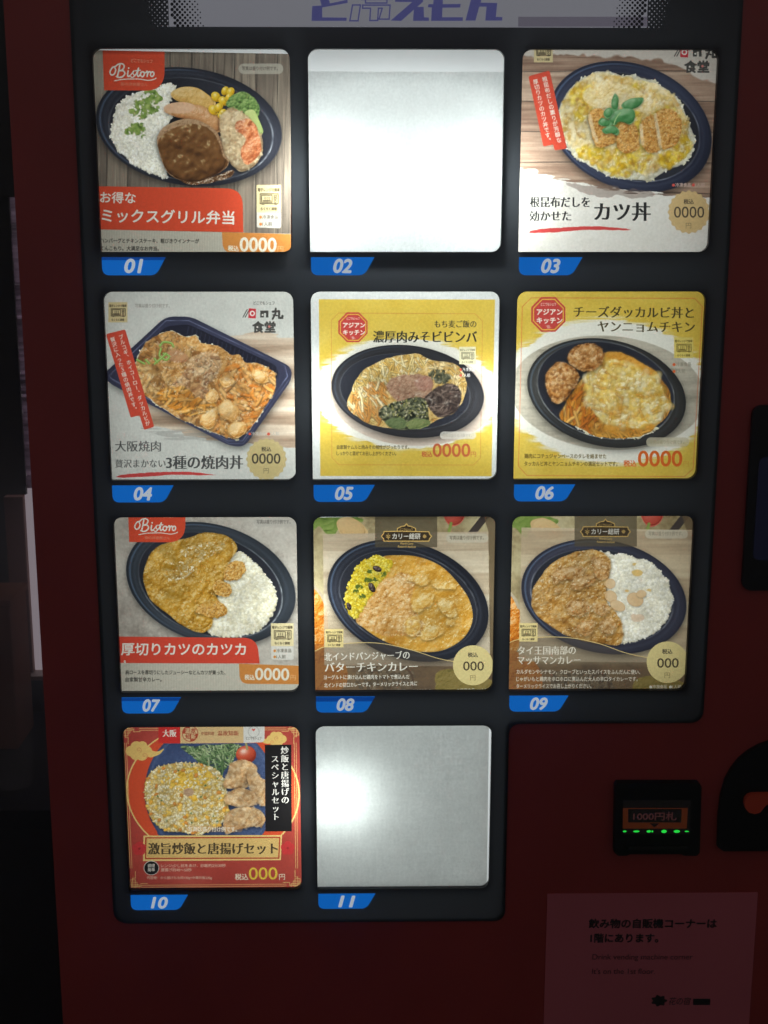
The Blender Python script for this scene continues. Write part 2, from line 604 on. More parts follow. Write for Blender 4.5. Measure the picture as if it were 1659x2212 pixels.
class Art:
    def __init__(s, n, crop, place, seed):
        s.rng = np.random.default_rng(seed)
        s.place = place
        cx, cz, w, h, rot = place
        x0, y0, x1, y1 = crop
        k = (x1 - x0) / 1659.0
        q = 1659 / 3072.0
        A = np.array([[k * q, 0, x0 * q], [0, k * q, y0 * q], [0, 0, 1]])
        Hp = np.linalg.inv(plane_h(CARD_Y))
        c, sn = math.cos(rot), math.sin(rot)
        # plane -> card frame -> texture pixels
        B = np.array([[c, sn, -(c * cx + sn * cz)], [-sn, c, sn * cx - c * cz], [0, 0, 1]])
        D = np.array([[N / w, 0, N / 2], [0, -N / h, N / 2], [0, 0, 1]])
        s.H = D @ B @ Hp @ A
        s.Hi = np.linalg.inv(s.H)
        G = s.Hi @ np.stack([GX.ravel(), GY.ravel(), np.ones(N * N)])
        s.X = (G[0] / G[2]).reshape(N, N).astype(np.float32)
        s.Y = (G[1] / G[2]).reshape(N, N).astype(np.float32)
        a, b = s.t([(600, 800), (1000, 800)])
        s.k = float(np.hypot(*(b - a)) / 400)            # texture pixels per crop pixel
        s.img = np.zeros((N, N, 3), np.float32)

    # -- coordinates
    def t(s, P):
        P = np.asarray(P, float)
        Q = np.c_[P, np.ones(len(P))] @ s.H.T
        return Q[:, :2] / Q[:, 2:]

    # -- noise
    def noise(s, sx, sy=None):
        sx = max(1.5, sx * s.k)
        sy = sx if sy is None else max(1.5, sy * s.k)
        ix, wx = _bw(sx, s.rng.random())
        iy, wy = _bw(sy, s.rng.random())
        R = s.rng.standard_normal((ix[-1] + 5, iy[-1] + 5)).astype(np.float32)      # stored transposed
        A = sum(wx[k][:, None] * R[ix + k] for k in range(4)).T                     # gy x N
        A = np.ascontiguousarray(A)
        return sum(wy[k][:, None] * A[iy + k] for k in range(4))

    def fbm(s, sx, sy=None, octv=4, gain=0.55):
        out = 0
        a = 1.0
        for i in range(octv):
            out = out + a * s.noise(sx / 2 ** i, None if sy is None else sy / 2 ** i)
            a *= gain
        return out * 0.9

    def ridge(s, sc, octv=3):
        out = 0
        a = 1.0
        for i in range(octv):
            out = out + a * (1 - np.abs(s.noise(sc / 2 ** i)) * 1.6)
            a *= 0.5
        return out / 1.6

    def worley(s, sc, sy=None, warp=0.0):
        """Distance to the nearest and second nearest of scattered points (in cells) and a random id."""
        kx = sc * s.k
        ky = (sy or sc) * s.k
        x, y = GX / kx, GY / ky
        if warp:
            x = x + warp * s.noise(sc * 0.8)
            y = y + warp * s.noise(sc * 0.8)
        x = x - x.min() + 1
        y = y - y.min() + 1
        g = (int(y.max()) + 4, int(x.max()) + 4)
        jx, jy, idr = s.rng.random(g), s.rng.random(g), s.rng.random(g)
        ix, iy = x.astype(int), y.astype(int)
        f1 = np.full((N, N), 9.0)
        f2 = np.full((N, N), 9.0)
        wid = np.zeros((N, N))
        for dy in (-1, 0, 1):
            for dx in (-1, 0, 1):
                a, b = iy + dy, ix + dx
                d = np.hypot(b + jx[a, b] - x, a + jy[a, b] - y)
                near = d < f1
                f2 = np.where(near, f1, np.minimum(f2, d))
                wid = np.where(near, idr[a, b], wid)
                f1 = np.where(near, d, f1)
        return f1.astype(np.float32), f2.astype(np.float32), wid.astype(np.float32)

    def blur(s, f, r):
        r = r * s.k
        fr = np.fft.rfftfreq(N + 128)[None]
        fc = np.fft.fftfreq(N + 128)[:, None]
        g = np.exp(-2 * (math.pi * r) ** 2 * (fr * fr + fc * fc))
        F = np.pad(f, 64, mode='edge')
        return np.fft.irfft2(np.fft.rfft2(F) * g, s=F.shape)[64:-64, 64:-64].astype(np.float32)

    # -- masks
    def fill(s, A, B):
        """Coverage of the area enclosed by directed edges A -> B (texture pixels)."""
        SS = 4
        buf = np.zeros((N, N + 2))
        a, b = A.copy(), B.copy()
        sg = np.where(b[:, 1] > a[:, 1], 1.0, -1.0)
        sw = sg < 0
        a[sw], b[sw] = B[sw], A[sw]
        y0 = np.ceil(a[:, 1] * SS - 0.5).astype(int)
        y1 = np.ceil(b[:, 1] * SS - 0.5).astype(int)
        y0c, y1c = np.clip(y0, 0, N * SS), np.clip(y1, 0, N * SS)
        cnt = np.maximum(y1c - y0c, 0)
        if cnt.sum() == 0:
            return np.zeros((N, N), np.float32)
        idx = np.repeat(np.arange(len(a)), cnt)
        base = np.repeat(np.cumsum(cnt) - cnt, cnt)
        yy = y0c[idx] + np.arange(cnt.sum()) - base
        yc = (yy + 0.5) / SS
        tt = (yc - a[idx, 1]) / (b[idx, 1] - a[idx, 1])
        x = np.clip(a[idx, 0] + tt * (b[idx, 0] - a[idx, 0]), 0, N)
        xi = x.astype(int)
        fr = x - xi
        row = yy // SS
        v = sg[idx] / SS
        np.add.at(buf, (row, xi), v * (1 - fr))
        np.add.at(buf, (row, xi + 1), v * fr)
        return np.clip(np.abs(np.cumsum(buf, 1)[:, :N]), 0, 1).astype(np.float32)

    def poly(s, P):
        Q = s.t(P)
        return s.fill(Q, np.roll(Q, -1, 0))

    def blob(s, P, n=8):
        """Closed smooth curve through the points."""
        P = np.asarray(P, float)
        out = []
        L = len(P)
        for i in range(L):
            a, b, c, d = P[i - 1], P[i], P[(i + 1) % L], P[(i + 2) % L]
            for j in range(n):
                t = j / n
                out.append(0.5 * ((2 * b) + (c - a) * t + (2 * a - 5 * b + 4 * c - d) * t * t + (3 * b - a - 3 * c + d) * t ** 3))
        return s.poly(out)

    def ell(s, cx, cy, a, b, ang=0.0, p=2.0):
        """Ellipse as a signed radius field (1 at the edge)."""
        t = math.radians(ang)
        u = (s.X - cx) * math.cos(t) + (s.Y - cy) * math.sin(t)
        v = -(s.X - cx) * math.sin(t) + (s.Y - cy) * math.cos(t)
        return (np.abs(u / a) ** p + np.abs(v / b) ** p) ** (1 / p)

    def disc(s, cx, cy, a, b=None, ang=0.0, soft=0.0):
        b = b or a
        r = s.ell(cx, cy, a, b, ang)
        w = max(soft, 0.7 / s.k / min(a, b))
        return sstep(1 + w, 1 - w, r)

    def rough(s, m, r, amp, sc, edge=0.12):
        """Give a mask an uneven edge."""
        b = np.clip(s.blur(m, r), 0, 1)
        f = b + amp * s.fbm(sc, octv=3) * 2.0 * b * (1 - b)
        return sstep(0.5 - edge, 0.5 + edge, f)

    # -- compositing
    def put(s, m, col, al=1.0):
        c = np.asarray(col, np.float32)
        if c.ndim == 1:
            c = c[None, None] / 255.0
        m = (m * al)[..., None]
        s.img += (c - s.img) * m

    def mul(s, f):
        s.img *= f[..., None] if f.ndim == 2 else f

    def ramp(s, t, cols):
        c = np.asarray(cols, np.float32) / 255.0
        t = np.clip(t, 0, 1) * (len(c) - 1)
        i = np.minimum(t.astype(int), len(c) - 2)
        f = (t - i)[..., None]
        return c[i] * (1 - f) + c[i + 1] * f

    def lump(s, m, cols, h, k=1.0, amb=0.35, var=0.0, gloss=0.0, gp=30, ao=0.0, aor=20, L=(-0.35, -0.6, 0.72), gcol=(255, 250, 235), al=1.0):
        """Paint a mask as photographed stuff with the height field h."""
        gy, gx = np.gradient(h * k)
        n = 1 / np.sqrt(gx * gx + gy * gy + 1)
        L = np.array(L) / np.linalg.norm(L)
        d = (-gx * L[0] - gy * L[1] + L[2]) * n
        t = amb + (1 - amb) * np.clip(d, 0, 1) - 0.22
        if ao:
            t = t + ao * (h - s.blur(h, aor))
        if np.ndim(var) or var:
            t = t + var
        c = s.ramp(t, cols)
        if gloss:
            Hv = L + np.array([0, 0, 1])
            Hv /= np.linalg.norm(Hv)
            sp = np.clip((-gx * Hv[0] - gy * Hv[1] + Hv[2]) * n, 0, 1) ** gp
            sp = (np.clip(gloss * sp, 0, 1))[..., None]
            c = c + (np.asarray(gcol, np.float32) / 255 - c) * sp
        s.put(m, c, al)

    def shadow(s, m, dx=8, dy=14, r=14, al=0.5):
        q = np.roll(np.roll(m, int(dy * s.k), 0), int(dx * s.k), 1)
        s.img *= (1 - al * s.blur(q, r))[..., None]

    def dome(s, m, r, amp):
        return np.sqrt(np.clip(s.blur(m, r) * 2 - 1, 0, 1)) * amp * s.k

    def soft(s, m, r=6, amt=0.5, mid=0.08, sc=120):
        """Blend a region as a printed photograph does, and give it broad light and dark."""
        for i in range(3):
            s.img[..., i] += (s.blur(s.img[..., i], r) - s.img[..., i]) * m * amt
        s.mul(1 + mid * m * s.fbm(sc, octv=3))

    def glaze(s, m, h, k=1.0, gp=24, col=(246, 236, 208), al=0.8, L=(-0.30, -0.75, 0.6)):
        """Specular light on a wet surface with the height field h."""
        gy, gx = np.gradient(h * k)
        n = 1 / np.sqrt(gx * gx + gy * gy + 1)
        Hv = np.array(L) / np.linalg.norm(L) + np.array([0, 0, 1])
        Hv /= np.linalg.norm(Hv)
        sp = np.clip((-gx * Hv[0] - gy * Hv[1] + Hv[2]) * n, 0, 1) ** gp
        s.put(m * sstep(.25, .95, sp), col, al)

    def sheen(s, m, n, size, col=(246, 238, 216), al=0.55):
        """Wet highlights."""
        f = 0
        for x, y in s.spots(m, n):
            r = size * s.k * s.rng.uniform(.4, 1)
            a = s.rng.uniform(.9, 2.6)
            f = f + np.exp(-(((GX - x) / (r * a)) ** 2 + ((GY - y) / r) ** 2))
        f = np.clip(f, 0, 1) * sstep(.2, .9, .5 + .5 * s.noise(size * .7))
        s.put(m * f, col, al)

    def ball(s, cx, cy, a, b, ang=0.0):
        return np.sqrt(np.clip(1 - s.ell(cx, cy, a, b, ang) ** 2, 0, 1)) * min(a, b) * s.k * 0.8

    # -- scattered pieces
    def spots(s, m, n):
        """Random positions (texture pixels) inside a mask, sorted from top to bottom."""
        w = (m > 0.5).ravel()
        idx = np.flatnonzero(w)
        if len(idx) == 0:
            return np.zeros((0, 2))
        p = s.rng.choice(idx, n)
        P = np.c_[p % N, p // N] + s.rng.random((n, 2))
        return P[np.argsort(P[:, 1])]

    def grains(s, m, n, ln, wd, cols, ang=(0, 180), lo=0.66, jit=0.25, al=1.0):
        """Stamp n small rounded grains."""
        cols = np.asarray(cols, np.float32) / 255
        for x, y in s.spots(m, n):
            l = ln * s.k * (1 + jit * s.rng.uniform(-1, 1))
            w = wd * s.k * (1 + jit * s.rng.uniform(-1, 1))
            a = math.radians(s.rng.uniform(*ang))
            R = int(max(l, w)) + 2
            xi, yi = int(x), int(y)
            x0, x1, y0, y1 = max(0, xi - R), min(N, xi + R + 1), max(0, yi - R), min(N, yi + R + 1)
            if x0 >= x1 or y0 >= y1:
                continue
            dx, dy = GX[y0:y1, x0:x1] - x, GY[y0:y1, x0:x1] - y
            u = (dx * math.cos(a) + dy * math.sin(a)) / l
            v = (-dx * math.sin(a) + dy * math.cos(a)) / w
            d = u * u + v * v
            am = al * np.clip((1.12 - d) * 3, 0, 1)[..., None]
            sh = np.clip(1.04 - (1 - lo) * d - 0.16 * (dy + 0.6 * dx) / max(w, 1.2) * 0.5, 0, 1.15)[..., None]
            c = cols[s.rng.integers(len(cols))] * s.rng.uniform(0.93, 1.05)
            b = s.img[y0:y1, x0:x1]
            b += (c * sh - b) * am


    def line(s, P, w, smooth=0, closed=False, taper=0.0):
        """Mask of a stroke of width w (crop pixels) along the points."""
        P = np.asarray(P, float)
        if smooth and len(P) > 2:
            out = []
            L = len(P)
            rng = range(L) if closed else range(L - 1)
            for i in rng:
                b, c = P[i], P[(i + 1) % L]
                a = P[i - 1] if (closed or i > 0) else 2 * b - c
                d = P[(i + 2) % L] if (closed or i + 2 < L) else 2 * c - b
                for j in range(smooth):
                    t = j / smooth
                    out.append(0.5 * ((2 * b) + (c - a) * t + (2 * a - 5 * b + 4 * c - d) * t * t + (3 * b - a - 3 * c + d) * t ** 3))
            if not closed:
                out.append(P[-1])
            P = np.array(out)
        Q = s.t(P)
        if closed:
            Q = np.r_[Q, Q[:1]]
        m = np.zeros((N, N), np.float32)
        hw0 = w * s.k / 2
        nseg = len(Q) - 1
        for i in range(nseg):
            a, b = Q[i], Q[i + 1]
            f = (i + 0.5) / nseg
            hw = hw0 * (1 - taper * abs(2 * f - 1) ** 2)
            R = hw + 2
            x0, x1 = int(max(0, min(a[0], b[0]) - R)), int(min(N, max(a[0], b[0]) + R + 1))
            y0, y1 = int(max(0, min(a[1], b[1]) - R)), int(min(N, max(a[1], b[1]) + R + 1))
            if x0 >= x1 or y0 >= y1:
                continue
            dx, dy = GX[y0:y1, x0:x1] - a[0], GY[y0:y1, x0:x1] - a[1]
            v = b - a
            l2 = v @ v + 1e-9
            t = np.clip((dx * v[0] + dy * v[1]) / l2, 0, 1)
            d = np.hypot(dx - t * v[0], dy - t * v[1])
            cov = np.clip(hw - d + 0.5, 0, 1) * min(1.0, 2 * hw + 0.15)
            np.maximum(m[y0:y1, x0:x1], cov, out=m[y0:y1, x0:x1])
        return m

    def strands(s, m, n, ln, wd, cols, ang=0, spread=180, curl=0.8, lo=0.5, al=1.0):
        """Lay n curved shreds (noodles, carrot, cabbage) shaded as round strips."""
        cols = np.asarray(cols, np.float32) / 255
        for x, y in s.spots(m, n):
            a = math.radians(ang + s.rng.uniform(-spread, spread))
            cv = s.rng.uniform(-curl, curl)
            l = ln * s.k * s.rng.uniform(0.6, 1.2)
            w = wd * s.k * s.rng.uniform(0.75, 1.2)
            K = 7
            pts = [np.array([x, y])]
            for i in range(K):
                pts.append(pts[-1] + l / K * np.array([math.cos(a), math.sin(a)]))
                a += cv / K
            pts = np.array(pts) - (pts[-1] - pts[0]) / 2
            R = w + 2
            x0, y0 = np.maximum(0, (pts.min(0) - R)).astype(int)
            x1, y1 = np.minimum(N, (pts.max(0) + R + 1)).astype(int)
            if x0 >= x1 or y0 >= y1:
                continue
            gx, gy = GX[y0:y1, x0:x1], GY[y0:y1, x0:x1]
            best = np.full(gx.shape, 1e9, np.float32)
            side = np.zeros(gx.shape, np.float32)
            for i in range(K):
                v = pts[i + 1] - pts[i]
                dx, dy = gx - pts[i][0], gy - pts[i][1]
                t = np.clip((dx * v[0] + dy * v[1]) / (v @ v + 1e-9), 0, 1)
                ex, ey = dx - t * v[0], dy - t * v[1]
                d = np.hypot(ex, ey)
                nb = d < best
                best = np.where(nb, d, best)
                side = np.where(nb, -(ey + 0.5 * ex) / w, side)
            am = al * np.clip((w - best) * 1.2 + 0.4, 0, 1) * m[y0:y1, x0:x1]
            sh = np.clip(1.0 - (1 - lo) * (best / w) ** 2 + 0.28 * side, 0.3, 1.25)[..., None]
            c = cols[s.rng.integers(len(cols))] * s.rng.uniform(0.9, 1.06)
            b = s.img[y0:y1, x0:x1]
            b += (np.clip(c * sh, 0, 1) - b) * am[..., None]

    # -- lettering
    def text(s, st, p1, p2, size, col, style='gothic', bold=0.0, al=1.0, shear=0.0, baseline='cjk'):
        """One line from p1 to p2 (baseline ends), em height size, all in crop pixels."""
        if size < 46:
            style, bold = 'gothic', max(bold, .035)
        V, x0, x1 = glyphs(st, style == 'mincho')
        d = (np.asarray(p2, float) - p1)
        ln = np.hypot(*d)
        e = d / ln
        nrm = np.array([e[1], -e[0]])
        sx = ln / (x1 - x0)
        P = np.asarray(p1, float) + ((V[:, 0] - x0) * sx + shear * V[:, 1] * size)[:, None] * e + (V[:, 1] * size)[:, None] * nrm
        s.put(s.ink(P, style, bold * size, e, nrm), col, al)

    def ink(s, P, style, b, e=(1, 0), nrm=(0, -1)):
        e, nrm = np.asarray(e), np.asarray(nrm)
        Q = s.t(P).reshape(-1, 3, 2)
        A, B = Q.reshape(-1, 2), np.roll(Q, -1, 1).reshape(-1, 2)
        m = s.fill(A, B)
        if b:
            ofs = []
            kk = b * s.k / 2
            if style == 'mincho':                      # thick uprights, thin horizontals
                kk = kk * 1.5
                ofs = [e * kk, -e * kk, e * kk * 0.5, -e * kk * 0.5]
            else:
                ofs = [kk * (e * math.cos(a) + nrm * math.sin(a)) for a in np.arange(0, 2 * math.pi, math.pi / 4)]
            for o in ofs:
                m = np.maximum(m, s.fill(A + o, B + o))
        return m

    def vtext(s, st, p1, p2, size, col, style='gothic', bold=0.0, al=1.0):
        """A vertical line of writing: centres of the first and last character at p1 and p2."""
        p1, p2 = np.asarray(p1, float), np.asarray(p2, float)
        d = (p2 - p1) / max(1, len(st) - 1)
        e2 = d / np.hypot(*d)                          # down the column
        e1 = np.array([e2[1], -e2[0]])                 # to the right
        out = []
        for i, ch in enumerate(st):
            V, x0, x1 = glyphs(ch, style == 'mincho')
            u, v = V[:, 0] - 0.5, V[:, 1] - 0.38
            if ch in 'ー〜':
                u, v = v.copy(), u.copy()
            if ch in '、。':
                u, v = u + 0.55, v + 0.55
            out.append(p1 + d * i + u[:, None] * size * e1 - v[:, None] * size * e2)
        s.put(s.ink(np.concatenate(out), style, bold * size, e1, -e2), col, al)

    # -- stock pieces
    def paper(s, col, amp=0.03):
        s.put(np.ones((N, N), np.float32), col)
        s.mul(1 + amp * s.noise(9) + amp * s.noise(3, 14) + amp * s.noise(60))

    def planks(s, horizontal, step, cols, line=0.45, light=0.0, lines=None):
        a, b = (s.Y, s.X) if horizontal else (s.X, s.Y)
        w = 26 * s.noise(240) if lines is None else 0
        if horizontal:
            g = s.fbm(300, 9, 4) + 0.5 * s.noise(90, 22)
        else:
            g = s.fbm(9, 300, 4) + 0.5 * s.noise(22, 90)
        i = np.floor((a + w * 0.3) / step)
        tone = np.sin(i * 12.9898) * 43758.5453
        tone = tone - np.floor(tone)
        s.put(np.ones((N, N), np.float32), s.ramp(0.5 + 0.22 * g + 0.35 * (tone - 0.5), cols))
        f = (a + w * 0.3) / step - i
        gap = np.exp(-((f * step) / 5) ** 2) + np.exp(-(((1 - f) * step) / 4) ** 2)
        s.mul(1 - line * np.clip(gap, 0, 1))
        if light:
            s.img += light * np.exp(-((f * step - 12) / 4) ** 2)[..., None]

    def bowl(s, outer, inner, cols=((22, 23, 28), (52, 54, 64), (96, 108, 126)), blue=0.34, hl=((200, 0.7),)):
        """A black plastic bowl: rim between two ellipses (cx, cy, a, b, angle) with light on its rolled edge."""
        ro, ri = s.ell(*outer), s.ell(*inner)
        aa = 1.2 / s.k / outer[3]
        m = sstep(1 + aa, 1 - aa, ro)
        s.shadow(m, 4, 26, 26, 0.55)
        th = np.arctan2(s.Y - outer[1], s.X - outer[0])
        base = s.ramp(0.42 + 0.25 * s.noise(300) + 0.03 * s.noise(5), [cols[0], cols[1]])
        s.put(m, base)
        # fine ribs round the outside edge
        rib = 0.5 + 0.5 * np.sin(th * 260)
        s.put(m * sstep(0.962, 0.98, ro) * sstep(1.0, 0.99, ro), (20, 22, 28), 0.6 * rib)
        left = sstep(-0.1, 0.9, -np.cos(th - 0.5))
        s.put(m * np.exp(-((ro - 0.955) / 0.012) ** 2), (110, 140, 176), 0.75 * left * blue * 1.6)
        s.put(m * np.exp(-((ro - 0.90) / 0.02) ** 2), (92, 102, 120), 0.5 * blue)
        inn = sstep(1 + aa, 1 - aa, ri)
        dk = s.ramp(0.5 + 0.5 * (ri - 0.8) + 0.2 * s.noise(200), [(14, 15, 18), (30, 31, 37), (44, 46, 54)])
        s.put(inn, dk)
        # glints on the inner lip
        for deg, al in hl:
            w = np.exp(-((np.angle(np.exp(1j * (th - math.radians(deg))))) / 0.5) ** 2)
            br = 0.65 + 0.5 * s.noise(26)
            s.put(np.exp(-((ri - 1.012) / 0.009) ** 2) * w * np.clip(br, 0, 1), (214, 220, 222), al)
        s.put(np.exp(-((ri - 1.0) / 0.006) ** 2), (120, 124, 132), 0.35)
        return m, inn

    def micro(s, x, y, w, h, bg=(206, 188, 138), ink=(58, 48, 32), top=True, dx=0.0):
        """The microwave badge: a pale square with two small lines of writing and a drawing of an oven."""
        if bg:
            s.put(s.poly([(x, y), (x + w, y + dx), (x + w, y + h + dx), (x, y + h)]), bg)
        X = lambda u: x + u * w
        Y = lambda v: y + v * h
        if top:
            s.text('電子レンジで簡単', (X(.05), Y(.23)), (X(.95), Y(.23) + dx), h * .135, ink, bold=.07)
        s.text('らくらく調理', (X(.17), Y(.92)), (X(.83), Y(.92) + dx), h * .125, ink, bold=.07)
        lw = h * .032
        bx = [(X(.14), Y(.32)), (X(.88), Y(.32)), (X(.88), Y(.68)), (X(.14), Y(.68))]
        m = s.line(bx, lw, closed=True)
        m = np.maximum(m, s.line([(X(.20), Y(.37)), (X(.63), Y(.37)), (X(.63), Y(.63)), (X(.20), Y(.63))], lw, closed=True))
        m = np.maximum(m, s.line([(X(.27), Y(.575)), (X(.56), Y(.575))], lw * 1.4))
        for k in range(3):
            u = .33 + .085 * k
            m = np.maximum(m, s.line([(X(u), Y(.43)), (X(u + .02), Y(.46)), (X(u), Y(.49)), (X(u + .02), Y(.53))], lw * .8, 3))
        for k in range(2):
            v = .375 + .09 * k
            m = np.maximum(m, s.line([(X(.71), Y(v)), (X(.81), Y(v)), (X(.81), Y(v + .055)), (X(.71), Y(v + .055))], lw * .8, closed=True))
        m = np.maximum(m, s.line([(X(.76) + h * .04 * math.cos(t), Y(.60) + h * .04 * math.sin(t)) for t in np.arange(0, 6.2, .5)], lw * .8, closed=True))
        for u in (.22, .74):
            m = np.maximum(m, s.line([(X(u), Y(.69)), (X(u + .07), Y(.69))], lw * 1.6))
        s.put(m, ink)

    def brushed(s, m, r, amp, sx, sy):
        """A dry-brush edge."""
        b = np.clip(s.blur(m, r * 2), 0, 1)
        f = b + amp * s.fbm(sx, sy, 3) * 4 * b * (1 - b)
        return sstep(0.47, 0.53, f)

    def rice(s, m, n, ln=15, wd=7.5, cols=((240, 237, 220), (234, 230, 210), (244, 242, 230), (226, 221, 198)), base=(214, 208, 184)):
        mm = s.rough(m, 9, 0.6, 30)
        s.put(mm, base)
        s.mul(1 + 0.10 * mm * s.fbm(46))
        s.grains(mm, int(n * 1.25), ln * 1.05, wd * 1.1, cols, lo=0.86)
        s.mul(1 + 0.05 * mm * s.fbm(90))

    def pill(s, x0, y0, x1, y1, col, al=1.0):
        r = (y1 - y0) / 2
        s.put(s.poly(rrect(x0, x1, y0, y1, r * .98)), col, al)


def glyphs(st, thin=False):
    """Triangles (N*3 points, em units) of a string in the built-in typeface."""
    key = (st, thin)
    if key not in _glyphs:
        me = type_mesh(st, -0.006 if thin else 0.0)
        me.calc_loop_triangles()
        co = np.zeros(len(me.vertices) * 3)
        me.vertices.foreach_get('co', co)
        co = co.reshape(-1, 3)
        ti = np.zeros(len(me.loop_triangles) * 3, int)
        me.loop_triangles.foreach_get('vertices', ti)
        bpy.data.meshes.remove(me)
        V = co[ti][:, :2]
        _glyphs[key] = (V, V[:, 0].min(), V[:, 0].max())
    return _glyphs[key]


CARD_Y = 0.0045


def slot(n):
    r, c = divmod(n - 1, 3)
    return (c - 1) * PX, Z0 - r * PZ


def place(n, dx=0.0, dz=0.0, rot=0.0, w=0.1718, h=0.1735):
    x, z = slot(n)
    return (x + dx, z + dz, w, h, rot)


INK = (34, 34, 33)
RICE_Y = ((226, 222, 196), (214, 208, 176), (234, 228, 206), (204, 196, 160))


def serving_note(a, x, y, x2, col, size=34):
    a.text('写真は盛り付け例です。', (x, y), (x2, y), size, col, bold=.01)


def frozen_note(a, x, y, w, dot, col, two_lines=True, size=38, dy=54):
    a.put(a.disc(x + size * .3, y - size * .35, size * .33), dot)
    a.text('冷凍食品', (x + size * .75, y), (x + w, y), size, col, bold=.02)
    if two_lines:
        a.put(a.disc(x + size * .3, y + dy - size * .35, size * .33), dot)
        a.text('1人前', (x + size * .75, y + dy), (x + size * .75 + (w - size * .75) * .62, y + dy), size, col, bold=.02)


def script_logo(a, ox, oy):
    """The white handwritten word on the red tab (drawn round the point ox, oy)."""
    c = (222, 220, 206)
    T = lambda P: [(ox + x, oy + y) for x, y in P]
    L = [([(38, 2), (20, 10), (2, 42), (12, 66), (34, 60), (46, 30), (40, 8), (62, -14), (92, -20), (112, -4), (100, 24), (74, 34)], 11),
         ([(78, -10), (70, 30), (60, 74)], 12), ([(74, 34), (104, 34), (116, 56), (100, 78), (74, 86), (52, 78)], 12),
         ([(142, 36), (138, 60), (142, 78), (156, 72)], 12),
         ([(156, 72), (174, 52), (188, 34), (178, 46), (182, 60), (190, 74), (176, 86), (162, 80)], 9),
         ([(190, 74), (206, 56), (222, 14), (214, 56), (218, 78), (236, 66)], 11), ([(200, 34), (236, 30)], 9),
         ([(256, 42), (240, 48), (238, 70), (252, 80), (266, 66), (264, 46), (254, 42), (272, 50), (286, 44)], 11),
         ([(284, 38), (294, 44), (288, 78), (294, 54), (308, 40), (314, 48)], 11),
         ([(330, 42), (316, 52), (316, 72), (328, 78), (340, 64), (338, 46), (328, 42)], 11),
         ([(36, 112), (110, 100), (220, 98), (300, 108), (352, 96), (356, 90)], 7)]
    for P, w in L:
        a.put(a.line(T(P), w, 6), c)
    a.put(a.disc(ox + 146, oy + 14, 7), c)


def red_tab(a, x0, y0, x1, y1, oy):
    a.put(a.poly(round_poly([(x0, y0), (x1, y0 + 10), (x1, y1 + 4), (x0 + 12, y1)], [0, 0, 150, 0], 10)), (206, 66, 38))
    a.text('どこでもシェフ', (x0 + 220, oy - 12), (x0 + 385, oy - 6), 32, (226, 150, 118), bold=.03)
    script_logo(a, x0 + 55, oy + 20)
    a.text('街の洋食屋さん', (x0 + 140, oy + 168), (x0 + 350, oy + 172), 28, (214, 124, 92), bold=.02)


def price_tab(a, x0, y0, x1, y1, digits, xd0, xd1, yb, h, slope=0.02):
    m = a.poly(round_poly([(x0, y0), (x1 + 40, y0 + 18), (x1 + 40, y1), (x0 + 10, y1 - 4)], [0, 0, 0, 70], 8))
    a.put(m, (198, 124, 54))
    c = (226, 218, 196)
    a.text('税込', (x0 + 47, yb - 4), (x0 + 130, yb), 46, c, bold=.07)
    a.text(digits, (xd0, yb), (xd1, yb + 4), h / .71, c, bold=.045)
    a.text('円', (xd1 + 12, yb), (xd1 + 56, yb + 2), 48, (226, 176, 116))


def seal(a, cx, cy, r, col, scallop=True):
    if scallop:
        t = np.linspace(0, 2 * math.pi, 240, endpoint=False)
        rr = r * (1 + 0.035 * np.cos(t * 20))
        a.put(a.poly(np.c_[cx + rr * np.cos(t), cy + rr * np.sin(t) * 1.03]), col)
        a.put(np.exp(-((a.ell(cx, cy, r * .9, r * .93) - 1) / .012) ** 2), (226, 206, 160), .35)
    else:
        a.put(a.disc(cx, cy, r), col)
        m = a.disc(cx, cy, r)
    a.text('税込', (cx - .25 * r, cy - .42 * r), (cx + .24 * r, cy - .42 * r), r * .25, (64, 56, 44), bold=.05)


def red_ribbon(a, P, l1, a1, a2, l2, b1, b2, size):
    m = a.poly(round_poly(P, [16, 16, 16, 10, 4, 10]))
    a.put(m, (204, 68, 46))
    a.vtext(l1, a1, a2, size, (232, 222, 206), bold=.03)
    a.vtext(l2, b1, b2, size, (232, 222, 206), bold=.03)


def brush_stroke(a, x0, x1, y, h):
    m = a.blob([(x0, y + h), (x0 + .1 * (x1 - x0), y - h * .1), (x0 + .45 * (x1 - x0), y - h * .9), (x0 + .7 * (x1 - x0), y - h * .6), (x1, y + h * .5), (x0 + .8 * (x1 - x0), y + h * .4), (x0 + .5 * (x1 - x0), y + h * .1), (x0 + .2 * (x1 - x0), y + h * .9)])
    f = a.blur(m, 5) + .22 * a.fbm(40, 7, 3) - .42 * sstep(x0 + .62 * (x1 - x0), x1, a.X)
    a.put(sstep(.42, .58, f), (196, 62, 58))


